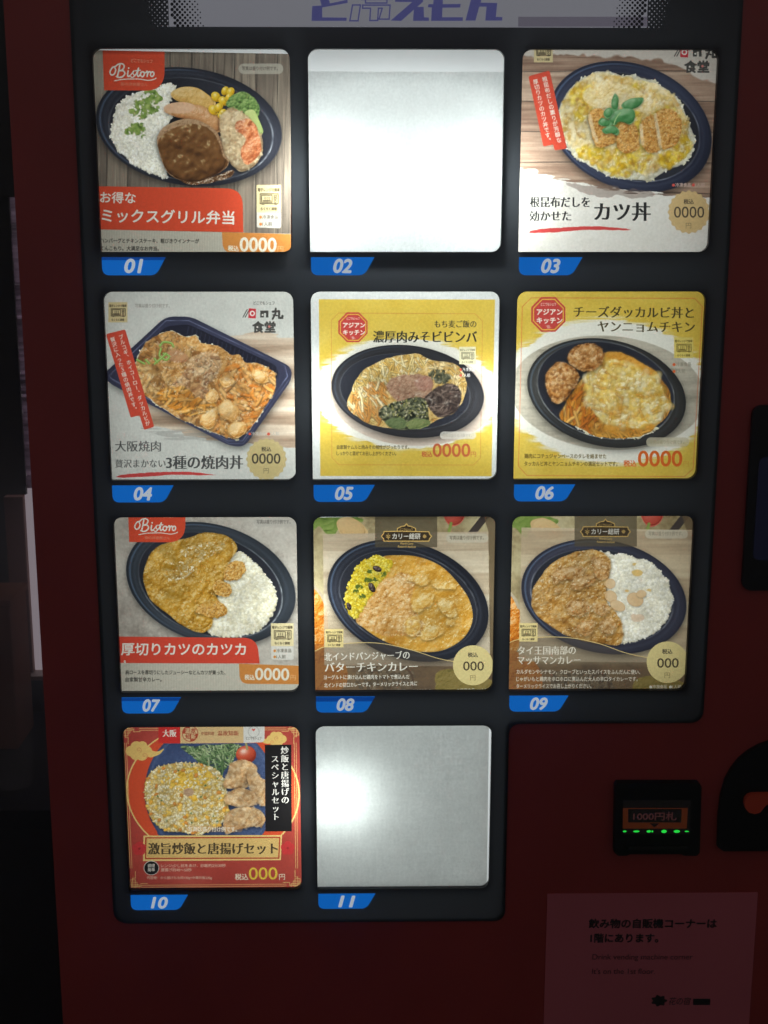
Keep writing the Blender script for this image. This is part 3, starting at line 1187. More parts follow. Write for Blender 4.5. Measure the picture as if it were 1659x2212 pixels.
def diner_logo(a, x, y, k=1.0):
    """The two-line sign of squared letters in red and charcoal."""
    T = lambda u, v: (x + u * k, y + v * k)
    dk = (66, 64, 60)
    for u in (0, 18):
        a.put(a.line([T(u, 70), T(u + 34, 8)], 7 * k), dk)
    a.put(a.poly([T(48, 0), T(106, 4), T(104, 82), T(44, 78)]), (198, 50, 58))
    a.put(a.disc(*T(75, 40), 22 * k), (232, 222, 210))
    a.put(a.disc(*T(75, 40), 11 * k), (198, 50, 58))
    a.put(a.poly([T(140, 18), T(206, 18), T(206, 74), T(186, 74), T(186, 38), T(170, 38), T(170, 74), T(140, 74)]), dk)
    a.put(a.disc(*T(158, 52), 8 * k), (214, 208, 196))
    a.put(a.line([T(240, 26), T(292, 22), T(290, 76), T(318, 76), T(318, 60)], 17 * k), dk)
    a.put(a.line([T(264, 2), T(262, 40), T(240, 84)], 16 * k), dk)
    a.put(a.line([T(244, 52), T(276, 58)], 12 * k), dk)
    a.text('食堂', T(78, 188), T(262, 188), 96 * k, dk, bold=.075)
    a.put(a.disc(*T(116, 150), 7 * k), (226, 216, 204))
    a.put(a.disc(*T(212, 146), 10 * k), (206, 120, 112))


def octagon(a, cx, cy, r):
    def oc(q):
        return [(cx + q * math.cos(math.radians(22.5 + 45 * i)), cy + q * 1.02 * math.sin(math.radians(22.5 + 45 * i))) for i in range(8)]
    a.put(a.poly(oc(r)), (190, 62, 54))
    a.put(a.line(oc(r * .87), r * .055, closed=True), (222, 178, 60))
    c = (240, 226, 206)
    a.text('どこでもシェフ', (cx - .40 * r, cy - .48 * r), (cx + .42 * r, cy - .48 * r), .19 * r, c, bold=.03)
    a.text('アジアン', (cx - .62 * r, cy + .0 * r), (cx + .76 * r, cy + .0 * r), .36 * r, c, bold=.075)
    a.text('キッチン', (cx - .62 * r, cy + .46 * r), (cx + .76 * r, cy + .46 * r), .36 * r, c, bold=.075)
    for i in (-1, 0, 1):
        o = i * .05 * r
        a.put(a.line([(cx - .09 * r + o, cy + .66 * r + o), (cx + .09 * r + o, cy + .66 * r + o - .0)], 3), c, .6)
        a.put(a.line([(cx + o, cy + .58 * r), (cx + o, cy + .76 * r)], 3), c, .6)


def yellow_card(a, border, ell, wood):
    """Gold printed ground with faint rings, a dry-brushed white oval and a line frame."""
    m = a.poly(border)
    a.put(m, a.ramp(.5 + .2 * a.noise(80) + .1 * a.noise(8), [(200, 164, 52), (212, 180, 66), (220, 192, 88)]))
    ring = 0
    st = 118
    for ox, oy in ((0, 0), (st / 2, st / 2)):
        fx = (a.X + ox) / st - np.floor((a.X + ox) / st) - .5
        fy = (a.Y + oy) / st - np.floor((a.Y + oy) / st) - .5
        ring = ring + np.exp(-((np.hypot(fx, fy) * st - 26) / 2.2) ** 2)
    a.put(m * np.clip(ring, 0, 1), (236, 214, 118), .22)
    cx, cy, rx, ry, ang = ell
    r = a.ell(cx, cy, rx, ry, ang)
    f = r + .03 * a.fbm(220, 16, 3) + .015 * a.noise(40)
    a.put(m * sstep(1.02, .985, f), (226, 222, 206))
    arcs = sstep(1.15, 1.02, r) * sstep(.35, .75, .5 + .35 * a.fbm(180, 12, 3))
    side = sstep(.15, .5, np.abs(a.Y - cy) / ry)
    a.put(m * arcs * side * sstep(1.12, 1.02, r), (226, 222, 206), .75)
    w = a.ell(cx + wood[0], cy + wood[1], wood[2], wood[3], ang)
    a.put(m * sstep(1.01, .99, w), a.ramp(.5 + .25 * a.fbm(200, 20) + .1 * a.noise(9), wood[4]))


# ---- card 01: hamburger steak, chicken and sausage on rice
def card_01():
    x, z = slot(1)
    a = Art(1, (340, 160, 1200, 1120), (x + .0846 - .0864, z + SH / 2 - .0021 - .0874, .1728, .1748, -.0166), 11)
    a.planks(False, 165, [(84, 74, 64), (116, 104, 90), (150, 136, 116)], line=.45)
    for i in range(26):
        u = 60 + i * 62 + a.rng.uniform(-14, 14)
        l = a.line([(u + 40, 40), (u + 6, 700), (u - 18, 1660)], a.rng.uniform(4, 9), 4)
        a.put(l * np.clip(.55 + .5 * a.fbm(20, 260), 0, 1), (196, 184, 158) if i % 2 else (48, 40, 34), .6)
    a.put(sstep(330, 60, a.X) * sstep(760, 250, a.Y), (172, 168, 148), .75)
    m, inn = a.bowl((800, 668, 722, 452, 8.5), (815, 690, 632, 392, 8.5), hl=((150, .9), (20, .8), (95, .45), (300, .3)))
    rice = a.poly([(215, 640), (240, 520), (330, 430), (450, 400), (560, 368), (640, 335), (705, 360), (690, 420), (640, 480), (700, 560), (640, 640), (600, 720), (570, 800), (600, 930), (640, 1065), (520, 1035), (380, 960), (250, 850), (195, 740)])
    a.rice(rice, 1500)
    wedge = a.blob([(660, 415), (740, 365), (860, 368), (960, 430), (1010, 490), (960, 540), (850, 505), (720, 475)])
    a.shadow(wedge, 4, 12, 10, .4)
    a.lump(wedge, [(140, 98, 40), (206, 160, 80), (232, 196, 124)], a.dome(wedge, 30, 22) + 2.2 * a.fbm(30), var=.05 * a.noise(20), gloss=.2, gp=12)
    saus = a.blob([(610, 545), (700, 520), (860, 500), (960, 540), (1045, 612), (1050, 700), (980, 710), (860, 640), (690, 590)])
    a.shadow(saus, 0, 14, 10, .5)
    a.lump(saus, [(110, 62, 30), (186, 128, 76), (220, 172, 118)], a.dome(saus, 34, 30) + 1.0 * a.fbm(18), gloss=.35, gp=18)
    cut = a.disc(728, 522, 122, 44, -2)
    a.put(cut, a.ramp(.5 + .3 * a.noise(10), [(206, 160, 120), (224, 184, 148)]))
    for cx, cy, r in ((1080, 392, 28), (1122, 402, 30), (1010, 438, 34), (1066, 470, 32), (990, 540, 34), (1030, 520, 30), (1062, 566, 30), (1110, 440, 26), (1046, 586, 22)):
        q = a.disc(cx, cy, r, r * 1.3, a.rng.uniform(-50, 50))
        a.shadow(q, 2, 6, 5, .35)
        a.lump(q, [(150, 104, 6), (214, 170, 26), (240, 210, 84)], a.ball(cx, cy, r, r * 1.2), gloss=.5, gp=25)
    broc = a.blob([(1085, 500), (1120, 440), (1180, 405), (1250, 405), (1320, 470), (1345, 540), (1330, 640), (1290, 610), (1180, 560)])
    w1, _, wi = a.worley(24)
    a.lump(a.rough(broc, 8, .5, 26), [(34, 52, 20), (92, 124, 58), (160, 184, 108)], 12 * a.k * (1 - w1) ** 1 + a.dome(broc, 30, 12), var=.3 * (wi - .5))
    stem = a.blob([(1230, 560), (1300, 540), (1345, 620), (1375, 710), (1330, 730), (1280, 640)])
    a.lump(stem, [(96, 122, 60), (166, 182, 104), (200, 206, 140)], a.dome(stem, 18, 14))
    chick = a.blob([(1035, 610), (1085, 545), (1140, 520), (1255, 590), (1330, 680), (1372, 800), (1340, 925), (1225, 1015), (1130, 960), (1060, 850), (1048, 720)])
    a.shadow(chick, -6, 14, 14, .6)
    a.lump(a.rough(chick, 8, .3, 30), [(92, 66, 40), (178, 152, 112), (218, 198, 158)], a.dome(chick, 40, 34) + 6 * a.ridge(60) + 2 * a.fbm(14), ao=.04)
    a.grains(chick, 260, 15, 9, [(190, 164, 122), (212, 192, 152), (150, 116, 78), (226, 208, 172), (172, 142, 100)], lo=.72, al=.8)
    a.soft(chick, 7, .6, .10)
    tom = a.blob([(1170, 630), (1270, 605), (1335, 700), (1362, 830), (1305, 935), (1235, 955), (1205, 850), (1240, 765), (1165, 695)])
    a.lump(a.rough(tom, 10, .6, 40), [(110, 48, 20), (186, 98, 54), (222, 156, 100)], 6 * a.ridge(40) + 3 * a.fbm(22) + a.dome(tom, 40, 10), gloss=.5, gp=26, ao=.05)
    a.soft(tom, 6, .5, .1)
    a.sheen(tom, 8, 16)
    a.soft(rice, 6, .4, .05)
    steak = a.blob([(556, 760), (600, 680), (700, 625), (800, 608), (900, 630), (1010, 700), (1055, 790), (1075, 880), (1110, 930), (1090, 985), (1000, 1045), (860, 1098), (720, 1075), (640, 1025), (592, 930), (566, 840)])
    a.shadow(steak, -10, 16, 18, .6)
    a.lump(steak, [(84, 54, 34), (150, 112, 78), (196, 168, 130)], a.dome(steak, 30, 22) + 3 * a.fbm(14))
    sauce = a.rough(a.blob([(562, 790), (640, 700), (780, 650), (900, 660), (1000, 730), (1045, 820), (1060, 900), (1110, 940), (1080, 985), (990, 1045), (860, 1096), (720, 1072), (645, 1020), (598, 930)]), 12, .4, 60)
    a.lump(sauce, [(36, 18, 8), (92, 56, 26), (136, 92, 48)], a.dome(steak, 60, 42) + 9 * a.fbm(90, octv=3) + 2.2 * a.fbm(34, octv=2), gloss=.62, gp=90, gcol=(220, 200, 150), ao=.02, aor=30)
    gl = a.rough(a.blob([(640, 1000), (700, 1060), (860, 1095), (1000, 1050), (1150, 1000), (1110, 1060), (960, 1105), (780, 1110)]), 8, .4, 30)
    a.lump(gl, [(30, 16, 8), (80, 48, 24), (130, 92, 54)], 3 * a.fbm(20), gloss=.8, gp=30)
    for cx, cy, s_ in ((512, 440, 70), (420, 498, 52), (430, 560, 60), (500, 535, 48), (400, 684, 62), (452, 745, 22), (340, 700, 36), (560, 530, 26), (575, 450, 24), (360, 545, 26), (435, 655, 22)):
        q = sstep(.25, .5, a.disc(cx, cy, s_, s_ * .8, soft=.6) * (.62 + .6 * a.fbm(16, octv=3)))
        a.shadow(q, 2, 4, 3, .3)
        a.put(q, a.ramp(.5 + .4 * a.noise(12), [(70, 98, 34), (124, 152, 66), (168, 184, 104)]))
    a.put(a.poly(round_poly([(60, 1128), (1215, 1146), (1222, 1484), (60, 1460)], [0, 130, 0, 0], 10)), (204, 66, 38))
    lo = a.poly([(60, 1461), (1640, 1496), (1660, 1680), (60, 1680)])
    a.put(lo, np.where((np.sin(a.X * .49) > 0)[..., None], np.float32((186, 180, 162)) / 255, np.float32((168, 162, 144)) / 255))
    red_tab(a, 135, 50, 614, 388, 182)
    a.pill(1185, 182, 1530, 262, (170, 164, 148), .85)
    serving_note(a, 1212, 232, 1488, (92, 84, 72))
    c = (226, 220, 206)
    a.text('お得な', (118, 1248), (390, 1254), 92, c, bold=.04)
    a.text('ミックスグリル弁当', (130, 1396), (1150, 1414), 112, c, bold=.045)
    a.text('ハンバーグとチキンステーキ、粗びきウインナーが', (118, 1562), (880, 1566), 38, (34, 31, 26), 'mincho', .03)
    a.text('てんこもり。大満足なお弁当。', (118, 1621), (570, 1624), 38, (34, 31, 26), 'mincho', .03)
    price_tab(a, 1056, 1482, 1600, 1644, '0000', 1196, 1474, 1628, 106)
    a.put(a.poly(round_poly([(1325, 1330), (1512, 1332), (1513, 1452), (1325, 1448)], [0, 0, 18, 18])), (200, 194, 180))
    a.micro(1324, 1118, 188, 212)
    frozen_note(a, 1344, 1378, 146, (206, 124, 50), (110, 100, 86), size=34, dy=54)
    return a


# ---- card 03: pork cutlet and egg on rice
def card_03():
    a = Art(3, (2040, 160, 2900, 1120), place(3), 13)
    a.planks(True, 236, [(112, 84, 68), (158, 128, 106), (196, 170, 146)], line=.5)
    a.put(a.rough(a.poly([(60, 40), (1640, 40), (1640, 330), (1500, 290), (1330, 250), (1260, 180), (1000, 150), (700, 110), (60, 130)]), 30, .9, 90), (214, 208, 196), .85)
    m, inn = a.bowl((928, 668, 648, 480, 22), (920, 668, 556, 398, 20), cols=((30, 33, 48), (56, 62, 84), (100, 110, 130)), hl=((155, .6), (60, .55), (350, .4)))
    egg = a.poly([(372, 540), (400, 470), (450, 390), (560, 295), (680, 240), (780, 246), (880, 280), (960, 268), (1000, 290), (1110, 312), (1230, 400), (1300, 450), (1335, 540), (1380, 640), (1425, 740), (1420, 840), (1390, 900), (1330, 965), (1200, 1010), (1080, 1090), (900, 1075), (760, 1055), (610, 970), (500, 900), (430, 820), (390, 690)])
    a.rice(egg, 1300, 15, 7, RICE_Y)
    eg2 = a.rough(a.blob([(390, 560), (450, 410), (560, 305), (690, 250), (880, 290), (1110, 330), (1250, 430), (1340, 570), (1370, 700), (1390, 830), (1290, 950), (1150, 990), (1080, 1050), (950, 1000), (900, 1060), (760, 1010), (640, 950), (520, 870), (420, 740)]), 12, .5, 50)
    w1, w2, wi = a.worley(62, warp=.5)
    v1, v2, vi = a.worley(26, warp=.4)
    yel = sstep(-.2, .7, a.fbm(110) + .9 * sstep(450, 1000, a.Y) - .15)
    h = 16 * a.k * np.sqrt(np.clip(1 - w1 ** 2, 0, 1)) + 7 * a.k * np.sqrt(np.clip(1 - v1 ** 2, 0, 1)) + 1.5 * a.fbm(9)
    pale = [(150, 104, 34), (214, 178, 96), (238, 218, 166), (246, 236, 206)]
    vivid = [(160, 108, 6), (220, 176, 30), (242, 208, 64), (248, 230, 150)]
    a.lump(eg2, pale, h, k=.55, var=.18 * (wi - .5) + .12 * a.noise(40), ao=.05, aor=14, gloss=.25, gp=20)
    a.lump(eg2 * yel, vivid, h, k=.6, var=.15 * (vi - .5), ao=.05, aor=14, gloss=.35, gp=22)
    a.grains(eg2, 420, 30, 18, [(232, 204, 136), (240, 222, 172), (222, 184, 92), (206, 158, 62), (244, 234, 204)], lo=.7, al=.62)
    a.grains(eg2 * sstep(.3, .7, yel), 240, 30, 18, [(228, 184, 40), (236, 200, 60), (214, 164, 24), (244, 218, 110)], lo=.72, al=.8)
    a.grains(eg2, 420, 15, 9, [(244, 232, 196), (226, 194, 116), (196, 142, 50), (238, 214, 150), (160, 108, 34)], lo=.75, al=.6)
    a.soft(egg, 7, .55, .10, 150)
    a.glaze(eg2, 6 * a.fbm(40, octv=3), .9, 30, (250, 244, 222), .6)
    a.put(eg2 * sstep(.5, 1.3, a.fbm(60)), (186, 128, 40), .4)
    crumb = [(116, 62, 16), (186, 124, 50), (220, 166, 86), (236, 196, 128)]
    for P in ([(610, 570), (700, 530), (760, 600), (825, 750), (790, 800), (700, 832), (645, 780)],
              [(838, 660), (900, 630), (970, 660), (1000, 800), (985, 850), (880, 872), (826, 800)],
              [(1010, 640), (1060, 600), (1115, 590), (1155, 800), (1150, 850), (1080, 872), (1015, 800)],
              [(1128, 560), (1250, 535), (1325, 640), (1300, 780), (1235, 830), (1170, 842), (1150, 700)]):
        q = a.rough(a.blob(P), 8, .4, 26)
        a.shadow(q, -8, 6, 10, .45)
        a.lump(q, crumb, a.dome(q, 30, 10) + 3.6 * a.fbm(17, octv=4), var=.08 * a.noise(40), ao=.06, aor=8)
        a.grains(q, 150, 9, 5, [(196, 134, 58), (220, 166, 86), (160, 98, 32), (234, 192, 124), (178, 114, 42)], lo=.75, al=.85)
    for P in ([(612, 580), (640, 700), (668, 775)], [(1008, 660), (1016, 740), (1022, 800)], [(1120, 575), (1140, 700), (1160, 820)]):
        a.put(a.line(P, 26, 5) * np.clip(.75 + .3 * a.fbm(20), 0, 1), (236, 214, 172), .85)
    tops = a.rough(a.blob([(560, 400), (700, 330), (900, 360), (1050, 440), (1090, 560), (980, 560), (820, 500), (680, 520), (590, 500)]), 20, .8, 60)
    a.lump(tops, pale, h + 3 * a.fbm(20), k=.6, var=.1 + .1 * a.noise(30), ao=.06, aor=10, al=.7)
    a.soft(eg2, 4, .5, .06)
    for P in ([(808, 412), (838, 450), (830, 530), (806, 560), (780, 500)], [(860, 500), (930, 452), (1030, 448), (1000, 510), (900, 540)],
              [(760, 600), (830, 540), (940, 530), (965, 590), (930, 650), (850, 630), (800, 660)], [(680, 630), (720, 600), (790, 640), (760, 668), (700, 660)],
              [(710, 690), (780, 660), (840, 690), (830, 735), (780, 720), (730, 722)], [(720, 560), (770, 520), (800, 560), (750, 610)]):
        q = a.rough(a.blob(P), 4, .35, 16, .2)
        a.shadow(q, 2, 10, 8, .4)
        a.lump(q, [(22, 62, 24), (58, 118, 60), (118, 168, 108)], a.dome(q, 24, 12) + 2 * a.noise(24), gloss=.3, gp=14)
    a.put(a.line([(800, 650), (820, 600), (850, 560)], 9, 4), (150, 186, 120))
    wh = a.brushed(a.poly([(20, 985), (180, 1010), (380, 1060), (640, 1130), (900, 1175), (1150, 1190), (1650, 1230), (1650, 1720), (20, 1720)]), 12, .5, 120, 14)
    a.put(wh, a.ramp(.5 + .25 * a.noise(14) + .2 * a.noise(40), [(216, 211, 198), (226, 222, 212)]))
    tx = wh * 0 + a.rough(a.poly([(380, 1090), (700, 1120), (1280, 1200), (900, 1215), (560, 1190)]), 14, 1.3, 60)
    a.put(tx * .5, (112, 92, 82))
    a.micro(185, 0, 145, 172)
    red_ribbon(a, [(142, 280), (305, 235), (440, 838), (345, 852), (333, 806), (258, 822)], '根昆布だしの薫りが芳醇な', (268, 302), (378, 772), '厚切りカツのカツ丼です。', (198, 322), (300, 776), 42)
    a.text('根昆布だしを', (155, 1284), (615, 1284), 90, INK, 'mincho', .05)
    a.text('効かせた', (150, 1390), (470, 1390), 86, INK, 'mincho', .05)
    a.text('カツ丼', (655, 1384), (1080, 1384), 158, INK, 'mincho', .05)
    brush_stroke(a, 140, 1085, 1462, 26)
    frozen_note(a, 1250, 1131, 146, (206, 78, 66), (190, 160, 146), False, 34)
    frozen_note(a, 1250, 1131, 146, (206, 78, 66), (190, 160, 146), False, 34)
    a.put(a.disc(1415, 1118, 12), (206, 78, 66))
    a.text('1人前', (1428, 1131), (1503, 1131), 34, (190, 160, 146))
    seal(a, 1380, 1328, 158, (204, 172, 116))
    a.text('0000', (1266, 1370), (1498, 1370), 122, (72, 62, 48))
    a.text('円', (1357, 1450), (1398, 1450), 50, (128, 108, 74))
    diner_logo(a, 1268, 52, 1.02)
    return a


# ---- card 04: three kinds of grilled meat in a square tray
def card_04():
    a = Art(4, (380, 1130, 1220, 2020), place(4), 14)
    a.paper((204, 204, 194), .02)
    wd = a.brushed(a.poly([(700, 470), (1000, 420), (1300, 400), (1650, 460), (1650, 1310), (1300, 1300), (900, 1250), (420, 1130), (300, 1020)]), 14, .5, 180, 24)
    a.put(wd, a.ramp(.5 + .22 * a.fbm(260, 16) + .3 * np.sin(a.Y / 30), [(150, 124, 100), (196, 172, 146), (222, 206, 182)]))
    a.put(a.brushed(a.poly([(300, 1130), (900, 1200), (1300, 1260), (900, 1260), (500, 1200)]), 14, .8, 160, 10), (150, 148, 140), .5)
    tray = a.poly(round_poly([(92, 742), (700, 268), (1556, 672), (1150, 1330)], [70, 90, 90, 90], 10))
    tray = a.poly(round_poly([(60, 730), (560, 268), (760, 270), (1562, 672), (1545, 780), (1180, 1300), (1060, 1290), (120, 800)], [50, 70, 60, 70, 40, 60, 60, 40], 8))
    a.shadow(tray, 10, 26, 26, .5)
    a.put(tray, a.ramp(.5 + .3 * a.noise(200), [(34, 35, 50), (62, 64, 88)]))
    for P, w, al in (([(110, 735), (560, 300), (740, 300), (1500, 660), (1520, 740), (1165, 1250), (1050, 1250), (140, 770)], 8, .7),
                     ([(120, 752), (1060, 1272), (1170, 1270), (1530, 770)], 5, .6)):
        a.put(a.line(P, w, 0, closed=len(P) > 5) * np.clip(.6 + .4 * a.noise(60), 0, 1), (128, 134, 168), al)
    inner = a.poly(round_poly([(215, 700), (560, 345), (740, 330), (1440, 660), (1450, 730), (1130, 1200), (1040, 1200)], [40, 50, 40, 50, 30, 40, 40], 8))
    a.put(inner, a.ramp(.5 + .0006 * (a.Y - 600), [(34, 34, 46), (20, 20, 28)]))
    for i in range(22):
        f = i / 21
        p = np.array([740, 345]) * (1 - f) + np.array([1440, 672]) * f
        a.put(a.line([p, p + np.array([-14, 62])], 5), (70, 74, 100), .45)
    food = a.poly([(330, 590), (400, 470), (520, 400), (620, 385), (720, 430), (800, 410), (830, 480), (1000, 510), (1080, 580), (1140, 570), (1190, 640), (1280, 630), (1420, 710), (1430, 820), (1380, 920), (1300, 1050), (1200, 1190), (1120, 1240), (1010, 1210), (840, 1150), (640, 1060), (480, 960), (380, 880), (300, 760)])
    a.rice(food, 900, 15, 7, RICE_Y)
    fm = a.rough(food, 12, .5, 44)
    w1, w2, wi = a.worley(60, 44, warp=.7)
    v1, v2, vi = a.worley(26, warp=.5)
    h = 18 * a.k * np.sqrt(np.clip(1 - w1 ** 2, 0, 1)) + 8 * a.k * (1 - v1) + 5 * a.ridge(36) + 1.2 * a.fbm(9)
    a.lump(fm, [(70, 42, 16), (158, 110, 56), (206, 160, 98), (228, 196, 146)], h, k=.6, var=.2 * (wi - .5) + .1 * a.noise(60), ao=.05, aor=14, gloss=.3, gp=22)
    a.strands(fm * sstep(1050, 900, a.X), 150, 66, 17, [(176, 128, 76), (206, 162, 106), (150, 102, 54), (222, 188, 136), (126, 82, 40)], 20, 180, 2.2, lo=.6, al=.7)
    pale = a.rough(a.blob([(700, 720), (760, 600), (880, 560), (1000, 600), (960, 720), (900, 800), (870, 900), (740, 950), (600, 860), (640, 780)]), 16, .7, 50)
    a.lump(pale, [(104, 70, 48), (178, 140, 104), (214, 186, 154), (232, 214, 190)], h + 4 * a.ridge(24), k=.65, var=.1 * (vi - .5), ao=.06, aor=12)
    a.strands(pale, 90, 50, 14, [(196, 160, 124), (216, 186, 154), (168, 126, 94), (230, 210, 184), (140, 100, 72)], 0, 180, 2.4, lo=.6, al=.75)
    pk = a.rough(a.blob([(560, 560), (640, 530), (740, 580), (720, 630), (620, 630)]), 10, .4, 40)
    a.lump(pk, [(120, 78, 54), (190, 146, 112), (216, 180, 146)], a.dome(pk, 30, 12) + 3 * a.fbm(30))
    left = a.rough(a.blob([(340, 660), (440, 640), (520, 700), (520, 840), (500, 930), (400, 860), (350, 760)]), 14, .6, 40)
    a.lump(left, [(80, 54, 28), (166, 126, 76), (206, 174, 124)], h + 3 * a.ridge(30), k=.6, ao=.05)
    a.strands(left, 60, 60, 18, [(176, 136, 86), (206, 174, 124), (146, 106, 60), (222, 196, 150)], 40, 180, 2.4, lo=.6, al=.75)
    org = a.rough(a.blob([(960, 800), (1000, 740), (1060, 650), (1150, 640), (1290, 660), (1420, 720), (1420, 850), (1330, 1000), (1210, 1180), (1060, 1220), (900, 1150), (830, 1050), (960, 960)]), 16, .5, 50)
    a.lump(org, [(120, 62, 14), (200, 122, 48), (230, 166, 92)], h, k=.6, var=.1 * a.noise(40), ao=.05)
    a.strands(org, 95, 150, 19, [(224, 150, 70), (212, 132, 56), (232, 174, 100), (218, 158, 94), (238, 196, 136)], 10, 65, .9)
    a.grains(org, 60, 26, 15, [(236, 196, 136), (226, 176, 110), (206, 140, 70)], lo=.7, al=.8)
    for P in ([(860, 1010), (960, 1000), (960, 1100), (900, 1160), (830, 1110)], [(980, 960), (1060, 930), (1140, 1010), (1120, 1100), (1020, 1080), (980, 1030)], [(1060, 1120), (1170, 1100), (1200, 1160), (1130, 1230), (1060, 1190)],
              [(880, 880), (940, 840), (980, 900), (940, 960), (880, 940)], [(980, 760), (1060, 730), (1100, 780), (1030, 830)], [(1240, 700), (1330, 700), (1370, 780), (1280, 790)]):
        q = a.rough(a.blob(P), 8, .3, 30)
        a.shadow(q, 0, 12, 10, .45)
        a.lump(q, [(132, 84, 30), (210, 156, 84), (236, 204, 150), (246, 230, 196)], a.dome(q, 34, 26) + 3 * a.fbm(26), gloss=.35, gp=18, ao=.04)
    a.strands(a.rough(a.blob([(480, 900), (640, 800), (800, 900), (960, 960), (800, 1060), (640, 1020)]), 14, .4, 40), 46, 150, 13, [(218, 156, 70), (204, 136, 52), (230, 182, 104)], -25, 40, .6)
    a.soft(fm, 6, .5, .12, 140)
    a.mul(1 + fm[..., None] * np.float32((.07, .0, -.14)))
    a.glaze(fm, 6 * a.fbm(34, octv=3), 1.0, 26, (246, 230, 200), .5)
    a.put(fm * sstep(.5, 1.3, a.fbm(70)), (120, 72, 26), .4)
    for P in ([(512, 500), (540, 470), (600, 478), (618, 505)], [(520, 520), (510, 580), (560, 610), (585, 580), (540, 560)], [(470, 640), (520, 600), (560, 560)], [(330, 610), (390, 640)], [(400, 610), (430, 640)], [(470, 600), (490, 630)]):
        a.put(a.line(P, 17, 6), (122, 158, 66))
        a.put(a.line([(x, y - 4) for x, y in P], 6, 6), (180, 204, 120), .8)
    red_ribbon(a, [(86, 408), (238, 370), (468, 1140), (388, 1164), (352, 1050), (282, 1066)], 'プルコギ、ホイコーロー、ダッカルビが', (205, 430), (415, 1112), '贅沢に入った３種の焼肉丼です。', (140, 450), (318, 1004), 40)
    a.micro(106, 155, 150, 160, (204, 184, 132))
    serving_note(a, 318, 196, 590, (150, 144, 134), 34)
    a.text('どこでもシェフ', (1252, 174), (1418, 174), 32, (96, 92, 86), bold=.04)
    diner_logo(a, 1168, 204, .98)
    a.text('大阪焼肉', (160, 1328), (518, 1328), 92, (76, 76, 72), 'mincho', .03)
    a.text('贅沢まかない', (160, 1458), (556, 1456), 72, (84, 84, 80), 'mincho', .03)
    a.text('3種の焼肉丼', (565, 1466), (1166, 1464), 118, (68, 68, 66), 'mincho', .05)
    brush_stroke(a, 165, 1075, 1516, 24)
    frozen_note(a, 1212, 1206, 138, (206, 80, 56), (186, 178, 166), False, 32)
    a.put(a.disc(1370, 1196, 12), (206, 80, 56))
    a.text('1人前', (1386, 1206), (1456, 1206), 32, (186, 178, 166))
    seal(a, 1354, 1396, 156, (192, 172, 116))
    a.text('0000', (1240, 1430), (1464, 1430), 114, (60, 54, 44), bold=.01)
    a.text('円', (1332, 1504), (1372, 1504), 48, (112, 98, 70))
    return a


